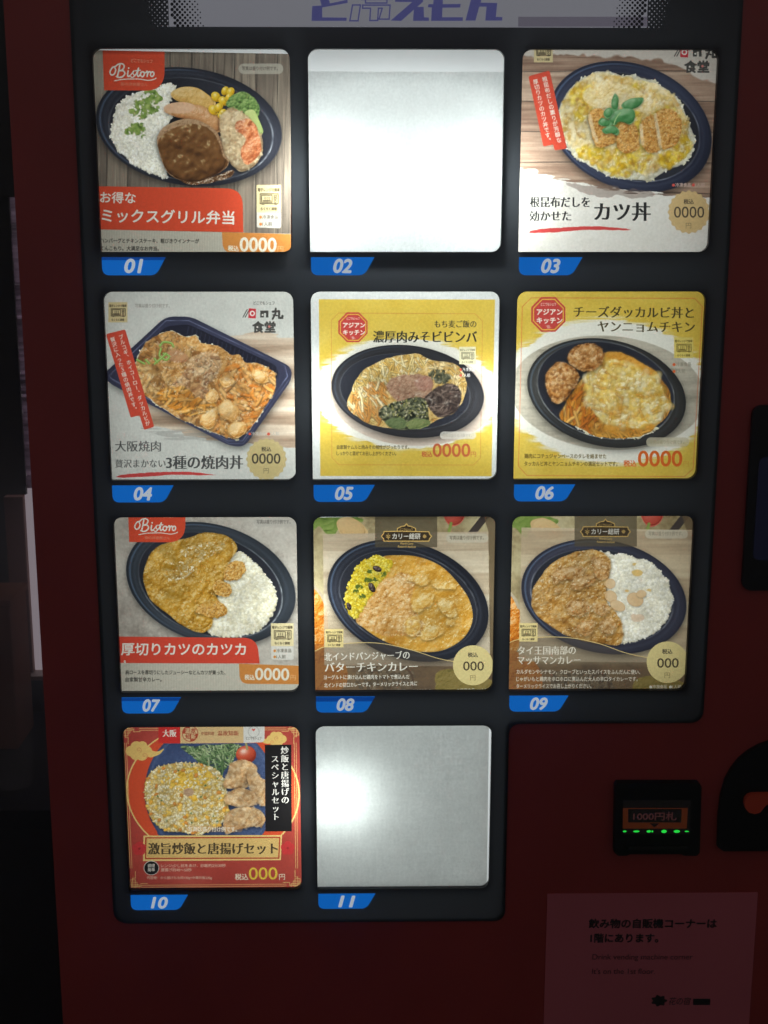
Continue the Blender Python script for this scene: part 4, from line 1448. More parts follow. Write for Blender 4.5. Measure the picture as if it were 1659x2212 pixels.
# ---- card 05: bibimbap on the gold card with the pale border
def card_05():
    a = Art(5, (1220, 1130, 2040, 2020), place(5), 15)
    a.paper((212, 214, 208), .02)
    yellow_card(a, [(112, 136), (1538, 138), (1510, 1568), (124, 1566)], (820, 900, 745, 440, 2), (60, 40, 660, 380, [(192, 170, 150), (220, 204, 188)]))
    frame = [(270, 246), (1376, 252), (1436, 312), (1418, 1420), (1362, 1476), (272, 1474), (216, 1414), (212, 304)]
    a.put(a.line(frame, 4, closed=True), (196, 112, 50), .8)
    m, inn = a.bowl((830, 880, 620, 372, 7), (808, 880, 528, 300, 7), cols=((28, 28, 30), (52, 50, 52), (90, 90, 92)), blue=.15, hl=((140, .4), (40, .3), (95, .35)))
    food = a.blob([(340, 1000), (380, 860), (430, 760), (500, 690), (640, 620), (760, 590), (920, 580), (1000, 620), (1180, 650), (1260, 690), (1305, 800), (1300, 910), (1220, 1040), (1080, 1110), (1010, 1150), (860, 1185), (700, 1180), (560, 1160), (430, 1090)])
    fm = a.rough(food, 10, .4, 40)
    h = 6 * a.ridge(36) + 3 * a.fbm(20)
    a.lump(fm, [(120, 84, 30), (204, 164, 90), (234, 210, 150)], h, ao=.03)
    a.strands(fm * a.blob([(340, 1000), (400, 800), (520, 680), (760, 590), (940, 590), (1000, 640), (860, 760), (660, 860), (640, 1000), (560, 1150), (430, 1090)]), 190, 120, 9, [(232, 204, 134), (222, 188, 108), (240, 222, 168), (214, 170, 84)], 60, 60, .9)
    a.strands(fm * a.blob([(340, 1000), (420, 860), (560, 800), (680, 860), (600, 1160), (430, 1090)]), 70, 130, 10, [(222, 160, 84), (206, 138, 62), (238, 214, 160)], 75, 40, .6)
    a.strands(fm * a.blob([(1000, 640), (1180, 650), (1300, 760), (1305, 900), (1240, 900), (1150, 800), (1020, 720)]), 80, 90, 9, [(206, 170, 104), (188, 146, 70), (226, 200, 142)], 40, 70, .9)
    w1, _, wi = a.worley(27, warp=.4)
    mince = a.rough(a.blob([(660, 830), (720, 770), (860, 740), (1000, 760), (1030, 860), (980, 940), (860, 940), (760, 960), (680, 900)]), 10, .6, 34)
    a.lump(mince, [(88, 52, 36), (162, 120, 92), (206, 172, 142)], 14 * a.k * np.sqrt(np.clip(1 - w1 ** 2, 0, 1)) + 2 * a.fbm(10), k=.8, var=.2 * (wi - .5), ao=.06, aor=10)
    beet = a.rough(a.blob([(900, 780), (1000, 760), (1050, 820), (980, 880), (900, 850)]), 12, .5, 30)
    a.put(beet, (160, 104, 96), .35)
    dark = a.rough(a.blob([(960, 940), (1060, 850), (1160, 820), (1250, 860), (1260, 960), (1200, 1060), (1080, 1090), (1000, 1010)]), 10, .5, 40)
    a.put(dark, (64, 50, 44))
    a.strands(dark, 120, 130, 9, [(96, 78, 68), (74, 58, 50), (118, 98, 86), (52, 40, 36)], -30, 50, 1.2)
    a.strands(a.rough(a.blob([(1000, 730), (1100, 700), (1180, 760), (1140, 820), (1040, 800)]), 10, .5, 30), 30, 60, 10, [(78, 78, 56), (108, 104, 74), (56, 60, 42)], 0, 180, 1)
    spin = a.rough(a.blob([(596, 1070), (640, 1000), (760, 960), (900, 930), (980, 960), (1000, 1060), (1000, 1150), (860, 1185), (720, 1185), (640, 1120)]), 10, .5, 40)
    a.lump(spin, [(18, 22, 14), (62, 66, 46), (132, 132, 96)], 10 * a.ridge(30) + 3 * a.fbm(14), k=1.0, var=.15 * a.noise(30), ao=.06)
    a.grains(spin * (a.Y < 1090), 90, 11, 6, [(206, 198, 158), (182, 170, 124), (150, 146, 80)])
    a.lump(a.rough(a.blob([(650, 1120), (760, 1090), (820, 1130), (800, 1180), (700, 1180)]), 8, .5, 30), [(40, 56, 30), (90, 104, 62), (140, 150, 104)], a.dome(spin, 20, 10) + 4 * a.ridge(26))
    a.lump(a.rough(a.blob([(820, 1140), (900, 1100), (1010, 1120), (1000, 1160), (860, 1190)]), 8, .5, 30), [(60, 74, 36), (112, 124, 70), (160, 164, 112)], a.dome(spin, 20, 10) + 4 * a.ridge(26))
    a.soft(fm, 5, .45, .10)
    a.sheen(fm, 26, 18, (250, 244, 226), .45)
    octagon(a, 388, 362, 128)
    a.text('もち麦ご飯の', (1048, 360), (1386, 360), 64, INK, 'mincho', .025)
    a.text('濃厚肉みそビビンバ', (553, 478), (1390, 480), 104, INK, 'mincho', .04)
    a.micro(1248, 520, 134, 142, (226, 218, 176), (120, 110, 80))
    frozen_note(a, 1250, 716, 124, (206, 84, 66), (226, 222, 214), True, 32, 46)
    a.pill(1092, 1206, 1384, 1268, (206, 200, 186), .8)
    serving_note(a, 1114, 1248, 1350, (176, 166, 148), 28)
    a.text('自家製ナムルと肉みその相性がぴったりです。', (258, 1346), (842, 1346), 36, (82, 68, 34), 'mincho', .03)
    a.text('しっかりと混ぜてお召し上がりください。', (256, 1396), (738, 1398), 36, (82, 68, 34), 'mincho', .03)
    c = (190, 88, 50)
    a.text('税込', (944, 1408), (1030, 1408), 48, c, bold=.06)
    a.text('0000', (1036, 1408), (1336, 1408), 148, c, bold=.035)
    a.text('円', (1342, 1406), (1384, 1406), 46, c)
    return a


# ---- card 06: cheese chicken and fried chicken on the gold card
def card_06():
    a = Art(6, (2030, 1130, 2870, 2020), place(6), 16)
    yellow_card(a, [(-60, -60), (1720, -60), (1720, 1760), (-60, 1760)], (790, 860, 800, 560, 4), (0, 10, 770, 450, [(138, 130, 112), (178, 170, 150), (196, 188, 168)]))
    frame = [(188, 120), (1478, 124), (1538, 190), (1466, 1470), (1396, 1532), (152, 1524), (86, 1450), (116, 190)]
    a.put(a.line(frame, 4.5, closed=True), (204, 92, 46), .85)
    m, inn = a.bowl((782, 872, 636, 420, 13), (775, 850, 545, 372, 14), cols=((26, 26, 26), (60, 58, 52), (100, 98, 90)), blue=.25, hl=((120, .9), (60, .8), (170, .6), (10, .5), (300, .35)))
    cab = a.blob([(415, 1070), (460, 960), (560, 800), (640, 700), (760, 560), (860, 545), (1000, 600), (1160, 690), (1230, 800), (1285, 880), (1280, 1020), (1170, 1140), (1060, 1210), (860, 1230), (700, 1210), (560, 1140)])
    a.rice(a.blob([(520, 1110), (700, 1120), (1100, 1140), (1180, 1150), (1060, 1215), (860, 1235), (640, 1190)]), 240, 15, 7.5, RICE_Y)
    cm = a.rough(cab, 12, .5, 50)
    w1, _, wi = a.worley(70, warp=.6)
    v1, _, vi = a.worley(30, warp=.4)
    h = 18 * a.k * np.sqrt(np.clip(1 - w1 ** 2, 0, 1)) + 8 * a.k * np.sqrt(np.clip(1 - v1 ** 2, 0, 1)) + 3 * a.fbm(16)
    a.lump(cm, [(120, 66, 8), (204, 136, 40), (232, 176, 84)], h, k=.6, var=.16 * (wi - .5), ao=.05, aor=14)
    a.strands(cm * sstep(900, 620, a.X), 110, 150, 13, [(222, 146, 52), (206, 122, 32), (230, 172, 84), (196, 104, 30)], 110, 45, .7)
    a.strands(cm * sstep(1130, 1200, a.Y), 46, 120, 12, [(222, 156, 60), (206, 134, 42)], 10, 60, .7)
    a.strands(cm * sstep(1150, 1230, a.X), 40, 120, 11, [(216, 148, 62), (196, 122, 42)], 70, 30, .7)
    ch = a.rough(a.blob([(610, 860), (660, 710), (780, 610), (960, 640), (1150, 730), (1230, 860), (1255, 990), (1170, 1120), (1000, 1130), (800, 1110), (670, 1020)]), 26, .9, 80)
    a.lump(ch, [(170, 110, 10), (226, 180, 66), (242, 216, 130), (248, 236, 190)], h + 4 * a.fbm(50), k=.5, var=.15 * a.noise(70) + .06, ao=.04, gloss=.4, gp=14)
    a.put(ch * sstep(.5, 1.0, a.fbm(60) + .2), (246, 226, 166), .4)
    a.grains(ch, 120, 54, 32, [(238, 200, 96), (232, 184, 66), (242, 216, 136), (246, 230, 180)], lo=.72, al=.5)
    a.strands(ch, 46, 90, 11, [(226, 158, 62), (214, 138, 44), (236, 190, 100)], 40, 90, 1.2, al=.6)
    a.grains(ch, 240, 22, 13, [(242, 214, 130), (236, 190, 76), (216, 160, 44), (246, 230, 180), (206, 146, 40)], lo=.76, al=.5)
    for P in ([(480, 580), (520, 520), (620, 478), (720, 500), (762, 570), (740, 650), (640, 700), (560, 690), (490, 640)],
              [(300, 800), (310, 720), (370, 640), (430, 625), (520, 670), (565, 730), (550, 800), (500, 860), (450, 930), (390, 960), (330, 900)]):
        q = a.rough(a.blob(P), 10, .35, 30)
        a.shadow(q, 0, 18, 18, .6)
        w1, _, wi = a.worley(48, warp=.5)
        a.lump(q, [(66, 30, 6), (150, 88, 32), (196, 134, 66), (230, 186, 124)], a.dome(q, 70, 55) + 12 * a.k * (1 - w1) + 4 * a.fbm(18), k=.8, var=.1 * a.noise(40), ao=.05, gloss=.55, gp=20)
        a.grains(q, 170, 13, 8, [(176, 112, 50), (206, 150, 84), (140, 80, 28), (232, 192, 136), (110, 58, 16)], lo=.7, al=.6)
    a.soft(inn * sstep(1.0, .9, a.ell(775, 850, 545, 372, 14)), 7, .55, .08, 140)
    a.glaze(ch, 8 * a.fbm(56, octv=3), .9, 20, (252, 244, 212), .6)
    a.put(inn * sstep(1.0, .9, a.ell(860, 900, 440, 330, 14)) * sstep(.5, 1.4, a.fbm(80)), (206, 130, 30), .3)
    octagon(a, 322, 252, 146)
    a.text('チーズダッカルビ丼と', (524, 268), (1470, 276), 98, (66, 56, 28), 'mincho', .04)
    a.text('ヤンニョムチキン', (714, 384), (1478, 388), 98, (66, 56, 28), 'mincho', .04)
    a.micro(1316, 434, 152, 162, (216, 194, 96), (104, 86, 34))
    frozen_note(a, 1304, 660, 146, (218, 92, 40), (140, 132, 112), True, 36, 54)
    a.pill(1096, 1224, 1436, 1296, (196, 186, 156), .75)
    serving_note(a, 1124, 1272, 1396, (158, 146, 112), 32)
    a.text('鶏肉にコチュジャンベースのタレを絡ませた', (134, 1386), (780, 1388), 40, (92, 72, 24), 'mincho', .035)
    a.text('タッカルビ丼とヤンニョムチキンの満足セットです。', (132, 1446), (868, 1448), 40, (92, 72, 24), 'mincho', .035)
    c = (212, 92, 30)
    a.text('税込', (918, 1450), (1018, 1450), 54, c, bold=.06)
    a.text('0000', (1034, 1450), (1378, 1450), 172, c, bold=.035)
    a.text('円', (1388, 1450), (1432, 1450), 50, (206, 150, 50))
    return a


# ---- card 07: pork cutlet curry
def card_07():
    a = Art(7, (430, 2030, 1230, 2870), place(7), 17)
    a.put(np.ones((N, N), np.float32), a.ramp(.5 + .25 * a.fbm(240) + .16 * a.fbm(14), [(140, 130, 118), (182, 174, 160), (206, 200, 186)]))
    a.put(sstep(210, 60, a.X + .1 * a.Y) * sstep(1000, 600, a.Y), (196, 192, 176), .6)
    m, inn = a.bowl((856, 630, 720, 488, 17), (850, 640, 612, 408, 20), cols=((28, 32, 36), (58, 64, 72), (100, 110, 124)), hl=((155, .4), (20, .8), (330, .5), (70, .4)))
    rice = a.poly([(1030, 380), (1110, 370), (1180, 430), (1270, 500), (1330, 590), (1390, 690), (1408, 760), (1380, 860), (1320, 960), (1230, 1030), (1100, 1070), (960, 1072), (860, 1050), (800, 980), (850, 900), (900, 760), (960, 600)])
    a.rice(rice, 1500, 17, 9, ((236, 230, 204), (226, 218, 186), (244, 240, 220), (214, 204, 168)), (212, 202, 164))
    cur = a.blob([(300, 520), (340, 420), (400, 340), (500, 290), (680, 250), (760, 215), (850, 205), (980, 235), (1060, 290), (1075, 350), (1030, 420), (980, 520), (960, 640), (900, 720), (930, 800), (880, 900), (860, 990), (780, 1040), (640, 990), (520, 900), (400, 810), (330, 720), (300, 620)])
    cm = a.rough(cur, 10, .3, 50)
    a.shadow(cm, 6, 10, 10, .4)
    h = 7 * a.fbm(70) + 5 * a.ridge(50) + 3 * a.fbm(20)
    a.lump(cm, [(96, 58, 4), (168, 114, 22), (200, 148, 48), (222, 182, 96)], h + a.dome(cur, 80, 30), k=.9, var=.1 * a.noise(90), gloss=.8, gp=34, gcol=(236, 226, 196), ao=.03)
    sh = cm * a.blob([(460, 560), (560, 400), (760, 290), (960, 290), (960, 360), (800, 430), (720, 520), (620, 600), (480, 600)])
    a.put(sh * sstep(.35, .9, .5 * a.ridge(40) + .5 * a.fbm(18)), (224, 210, 170), .55)
    a.strands(sh, 90, 42, 5, [(232, 222, 190), (214, 190, 130), (196, 150, 60)], 30, 180, 1.6, al=.6)
    a.grains(cm, 200, 12, 8, [(206, 156, 60), (150, 98, 14), (226, 190, 108), (176, 122, 28)], lo=.75, al=.55)
    a.soft(np.clip(cm + rice, 0, 1), 7, .5, .09, 130)
    wet = 7 * a.fbm(46, octv=3) + 2 * a.fbm(16, octv=2)
    a.put(cm * sstep(.2, 1.2, a.fbm(90)), (120, 84, 10), .45)
    a.glaze(cm, wet, .8, 40, (226, 206, 150), .7)
    a.glaze(np.clip(sh * 1.2, 0, 1), wet, 1.0, 16, (238, 230, 204), .8)
    a.sheen(cm, 40, 16, (232, 214, 160), .45)
    crumb = [(130, 76, 14), (198, 138, 52), (224, 172, 88), (238, 202, 134)]
    for P in ([(880, 640), (930, 600), (1020, 640), (1030, 720), (960, 740), (890, 720)], [(980, 500), (1060, 450), (1130, 460), (1140, 530), (1080, 600), (980, 600)], [(720, 870), (760, 810), (880, 770), (960, 800), (990, 860), (920, 920), (800, 890)]):
        q = a.rough(a.blob(P), 8, .5, 26)
        a.shadow(q, -2, 10, 10, .4)
        q = a.rough(q, 8, 1.2, 40) 
        a.lump(q, crumb, a.dome(q, 24, 9) + 3.4 * a.fbm(16) + 4 * a.ridge(50), ao=.06, aor=8, var=.1 * a.noise(50))
        a.grains(q, 120, 10, 6, [(196, 134, 52), (224, 176, 92), (156, 94, 24), (238, 204, 140)], lo=.75, al=.6)
        a.put(q * sstep(.3, 1., a.fbm(60)), (176, 122, 26), .5)
    a.put(a.poly(round_poly([(40, 1070), (1240, 1082), (1262, 1294), (40, 1290)], [0, 110, 0, 0], 10)), (204, 62, 42))
    c = (226, 220, 206)
    a.text('厚切りカツのカツカ', (114, 1216), (1146, 1218), 112, c, bold=.045)
    lo = a.poly([(40, 1289), (1680, 1304), (1700, 1700), (40, 1700)])
    a.put(lo, np.where((np.sin(a.X * .47) > 0)[..., None], np.float32((196, 190, 172)) / 255, np.float32((180, 174, 154)) / 255))
    a.put(a.poly([(136, 1268), (150, 1268), (152, 1292), (136, 1290)]), (216, 206, 190))
    red_tab(a, 168, -60, 646, 286, 92)
    a.pill(1212, 86, 1560, 158, (180, 174, 162), .7)
    serving_note(a, 1238, 132, 1518, (104, 98, 90), 36)
    a.text('肩ロースを厚切りにしたジューシーなとんカツが乗った、', (148, 1382), (978, 1384), 40, (48, 45, 38), 'mincho', .03)
    a.text('自家製甘辛カレー。', (150, 1442), (448, 1442), 40, (48, 45, 38), 'mincho', .03)
    price_tab(a, 1090, 1296, 1590, 1466, '0000', 1226, 1504, 1428, 98)
    a.put(a.poly(round_poly([(1358, 1150), (1544, 1152), (1545, 1264), (1358, 1260)], [0, 0, 18, 18])), (206, 202, 190))
    a.micro(1356, 960, 188, 190, (216, 200, 150))
    frozen_note(a, 1376, 1200, 148, (206, 130, 44), (112, 104, 90), True, 34, 50)
    return a


def spice_board(a, seed, light):
    """Ground of the two curry cards: spices and herbs on stone, a pale board and a dark tab with the gold plaque."""
    a.put(np.ones((N, N), np.float32), a.ramp(.5 + .3 * a.fbm(200) + .12 * a.fbm(16), [(116, 96, 62), (170, 154, 112), (200, 188, 148)]))
    lf = a.rough(a.blob([(40, 60), (300, 60), (470, 100), (380, 150), (260, 170), (200, 240), (100, 160), (40, 200)]), 10, 1.0, 60)
    a.lump(lf, [(40, 62, 16), (98, 126, 44), (156, 172, 92)], 6 * a.ridge(60), al=.9)
    gp = a.rough(a.blob([(240, 120), (330, 80), (420, 110), (500, 190), (480, 260), (300, 240)]), 10, .3, 60)
    a.lump(gp, [(130, 92, 46), (196, 160, 104), (222, 196, 146)], a.dome(gp, 50, 26))
    to = a.blob([(1130, 40), (1300, 40), (1270, 130), (1180, 150)])
    a.lump(to, [(110, 26, 16), (176, 62, 46), (206, 110, 90)], a.dome(to, 40, 22), gloss=.4, gp=20)
    a.put(a.line([(1190, 130), (1170, 210)], 24, 3), (124, 138, 62))
    a.put(a.line([(1500, 40), (1350, 230)], 60), (58, 50, 44))
    a.put(a.rough(a.poly([(1450, 40), (1700, 40), (1700, 1600), (1510, 1500), (1500, 200)]), 14, .5, 80), (96, 78, 54), .8)
    pot = a.blob([(40, 700), (120, 720), (160, 850), (160, 1100), (40, 1180)])
    a.lump(pot, [(140, 60, 8), (206, 116, 26), (226, 160, 70)], 8 * a.fbm(60) + a.dome(pot, 50, 14), gloss=.4, gp=18)
    a.put(a.line([(40, 640), (110, 720), (150, 800)], 24, 5), (176, 160, 132))
    lower = sstep(1180, 1290, a.Y)
    a.put(lower, a.ramp(.5 + .35 * a.fbm(180) + .1 * a.noise(12), [(58, 42, 30), (104, 78, 52), (136, 106, 66)]))
    pep = a.blob([(440, 1330), (700, 1300), (880, 1360), (880, 1520), (600, 1560), (420, 1480)])
    a.grains(pep, 260, 15, 14, [(92, 76, 56), (118, 98, 72), (74, 60, 44), (136, 116, 88)])
    a.lump(a.rough(a.blob([(40, 1150), (240, 1200), (330, 1330), (300, 1500), (40, 1560)]), 14, .6, 70), [(110, 44, 6), (168, 88, 28), (196, 128, 50)], 7 * a.fbm(50))
    a.lump(a.rough(a.blob([(1060, 1400), (1180, 1340), (1400, 1380), (1560, 1460), (1500, 1580), (1120, 1560)]), 14, .6, 60), [(84, 84, 20), (150, 126, 44), (186, 164, 84)], 7 * a.fbm(50))
    a.put(a.line([(760, 1290), (860, 1380), (880, 1520)], 16, 4), (70, 48, 34))


def plaque(a, cx, cy, k, x0, x1, yb, dim=1.0):
    """The dark tab with the gold plaque of the curry cards."""
    a.put(a.poly([(x0, -60), (x1, -60), (x1, yb), (x0, yb)]), (72, 62, 44), .72)
    T = lambda u, v: (cx + u * k, cy + v * k)
    gold = tuple(np.array((214, 172, 92)) * dim)
    P = [T(-208, 0), T(-190, -22), T(-186, -40), T(-60, -42), T(186, -38), T(190, -20), T(208, 0), T(190, 22), T(186, 40), T(-186, 40), T(-190, 22)]
    top = [T(-78, -40), T(-74, -66), T(-40, -82), T(-14, -86), T(0, -104), T(14, -86), T(40, -82), T(74, -66), T(78, -40)]
    a.put(a.poly(top), (52, 40, 26))
    a.put(a.line(top, 8 * k), gold)
    a.put(a.poly(P), (54, 42, 28))
    a.put(a.line(P, 8 * k, closed=True), gold)
    wc = tuple(np.array((222, 216, 200)) * dim)
    a.text('どこでもシェフ', T(-54, -46), T(52, -46), 24 * k, gold, bold=.05)
    a.text('カリー総研', T(-116, 20), T(116, 20), 52 * k, wc, bold=.05)
    for i in range(8):
        t = math.pi * i / 4
        a.put(a.line([T(150 + 5 * math.cos(t), 5 * math.sin(t)), T(150 + 15 * math.cos(t), 15 * math.sin(t))], 5 * k), gold)
    a.put(a.line([T(-150, 26), T(-154, 0), T(-150, -24)], 4 * k, 3), gold)
    for s_ in (-1, 1):
        for v in (-10, 4):
            a.put(a.line([T(-152, v + 12), T(-152 + 16 * s_, v)], 5 * k), gold)
    a.text('World Curry', T(-54, 68), T(56, 70), 26 * k, gold, bold=.03, shear=.25)
    a.text('Research Institute', T(-72, 94), T(76, 96), 26 * k, gold, bold=.03, shear=.25)


def curry_veil(a, x0, y0, pts, price, pr):
    """The dark see-through band with its gold curve at the foot of the curry cards."""
    P = [(-60, pts[0][1] + 40)] + pts + [(1720, 1240), (1720, 1720), (-60, 1720)]
    a.put(a.poly(P), (84, 72, 58), .42)
    a.put(a.line(pts, 6, 8), (214, 186, 118))
    cx, cy, r = price
    seal(a, cx, cy, r, (216, 196, 130), False)
    a.text('000', (cx - .48 * r, cy + .26 * r), (cx + .54 * r, cy + .26 * r), .64 * r, (66, 56, 40), bold=.012)
    a.text('円', (cx - .14 * r, cy + .74 * r), (cx + .13 * r, cy + .74 * r), .30 * r, (136, 118, 72))


# ---- card 08: butter chicken curry with yellow rice
def card_08():
    x, z = slot(8)
    a = Art(8, (1230, 2030, 2030, 2870), (x, z + SH / 2 - .0010 - .0874, .1736, .1748, .0115), 18)
    spice_board(a, 1, 1)
    bd = a.poly([(128, 220), (1500, 200), (1515, 1320), (140, 1310)])
    w = a.ramp(.5 + .2 * a.fbm(300, 16) + .35 * np.sign(np.sin(a.Y / 57)) * .5, [(164, 142, 116), (198, 180, 152), (216, 202, 178)])
    a.put(bd, w, .85)
    m, inn = a.bowl((832, 772, 690, 478, 20), (835, 775, 588, 396, 20), cols=((18, 19, 24), (44, 46, 56), (90, 100, 120)), hl=((150, .3), (170, .3), (300, .3), (340, .35)))
    cur = a.blob([(620, 410), (760, 395), (900, 405), (1040, 450), (1150, 520), (1260, 640), (1340, 760), (1372, 900), (1340, 1020), (1250, 1120), (1100, 1190), (920, 1195), (740, 1150), (600, 1090), (480, 1010), (400, 930), (420, 800), (520, 620), (600, 500)])
    h = 6 * a.fbm(90) + 2.5 * a.fbm(24) + 3 * a.ridge(60)
    a.lump(cur, [(120, 64, 4), (190, 128, 30), (212, 156, 58), (228, 186, 104)], h, k=.8, var=.08 * a.noise(90), gloss=.5, gp=30, gcol=(240, 222, 176), ao=.02)
    thick = a.rough(a.blob([(400, 930), (520, 760), (640, 600), (760, 540), (860, 560), (900, 640), (860, 760), (880, 860), (960, 960), (940, 1060), (800, 1060), (620, 1060), (480, 1000)]), 20, .6, 60)
    a.lump(thick, [(124, 72, 16), (192, 132, 56), (216, 166, 94), (234, 200, 144)], h + 5 * a.ridge(70) + 2.4 * a.fbm(18), k=.9, var=.08 * a.noise(50), gloss=.45, gp=22, ao=.04)
    for P in ([(840, 580), (960, 560), (1030, 600), (960, 650), (880, 630)], [(1040, 610), (1160, 610), (1240, 660), (1160, 690), (1050, 650)], [(870, 800), (930, 730), (1040, 715), (1040, 790), (960, 850), (890, 870)],
              [(1090, 750), (1160, 760), (1220, 820), (1240, 900), (1180, 920), (1110, 860)], [(790, 960), (880, 900), (940, 970), (920, 1050), (820, 1060)], [(945, 1030), (1000, 970), (1110, 980), (1140, 1040), (1080, 1080), (960, 1090)], [(1150, 940), (1210, 930), (1200, 985), (1150, 980)]):
        q = a.rough(a.blob(P), 12, 1.1, 50)
        a.shadow(q, 2, 14, 12, .4)
        a.lump(q, [(130, 76, 12), (202, 144, 50), (226, 184, 96), (244, 218, 150)], a.dome(q, 50, 26) + 4 * a.ridge(40) + 2 * a.fbm(16), k=.9, gloss=.5, gp=18, ao=.04)
    a.grains(thick, 160, 14, 8, [(220, 172, 100), (186, 124, 50), (238, 206, 152), (168, 104, 36)], lo=.75, al=.5)
    a.soft(cur, 7, .55, .08, 150)
    wet = 6 * a.fbm(60, octv=3) + 2.5 * a.fbm(18, octv=2)
    a.put(cur * sstep(.3, 1.3, a.fbm(110)), (150, 88, 14), .4)
    a.glaze(cur, wet, .8, 36, (244, 224, 172), .65)
    a.glaze(thick, wet, 1.1, 18, (242, 214, 164), .5)
    rice = a.poly([(310, 760), (340, 620), (400, 500), (470, 440), (560, 400), (640, 420), (700, 450), (680, 520), (600, 610), (540, 700), (470, 800), (420, 900), (380, 920), (330, 850)])
    a.rice(rice, 620, 17, 9, ((210, 186, 50), (196, 168, 30), (222, 204, 88), (190, 160, 30)), (158, 130, 20))
    for cx, cy, r, g in ((578, 508, 40, 20), (532, 662, 44, 60), (342, 820, 34, 70)):
        q = a.disc(cx, cy, r, r * .55, g)
        a.lump(a.rough(q, 4, .4, 12), [(18, 10, 10), (46, 30, 26), (96, 78, 72)], a.ball(cx, cy, r, r * .55, g) + 3 * a.ridge(14), gloss=.4, gp=12)
    for cx, cy in ((520, 530), (500, 600), (555, 600), (430, 660), (450, 740), (620, 550), (400, 700)):
        q = sstep(.25, .5, a.disc(cx, cy, 30, 22, soft=.7) * (.6 + .6 * a.fbm(14, octv=3)))
        a.put(q, (64, 84, 26), .9)
    plaque(a, 820, 238, 1.0, 560, 1076, 330)
    a.pill(1150, 216, 1500, 292, (190, 180, 156), .85)
    serving_note(a, 1180, 264, 1462, (110, 100, 80), 36)
    curry_veil(a, 0, 0, [(60, 1190), (160, 1150), (400, 1122), (620, 1128), (860, 1180), (1080, 1250), (1260, 1285)], (1372, 1308, 166), 0)
    a.micro(144, 1008, 154, 152, (216, 194, 128))
    c = (226, 220, 204)
    a.text('北インドパンジャーブの', (142, 1268), (846, 1252), 76, c, 'mincho', .035)
    a.text('バターチキンカレー', (146, 1360), (912, 1352), 90, c, 'mincho', .045)
    a.text('ヨーグルトに漬け込んだ鶏肉をトマトで煮込んだ', (136, 1424), (846, 1418), 40, c, 'mincho', .03)
    a.text('北インドの甘口カレーです。ターメリックライスと共に', (138, 1490), (908, 1474), 40, c, 'mincho', .03)
    a.text('マイルドな味わいで、お子さまにもお召し上がりいただけます。', (140, 1552), (1040, 1538), 40, c, 'mincho', .03)
    frozen_note(a, 1238, 1530, 150, (222, 216, 200), (206, 200, 186), False, 36)
    a.put(a.disc(1409, 1518, 12), (222, 216, 200))
    a.text('1人前', (1426, 1530), (1496, 1530), 36, (206, 200, 186))
    return a


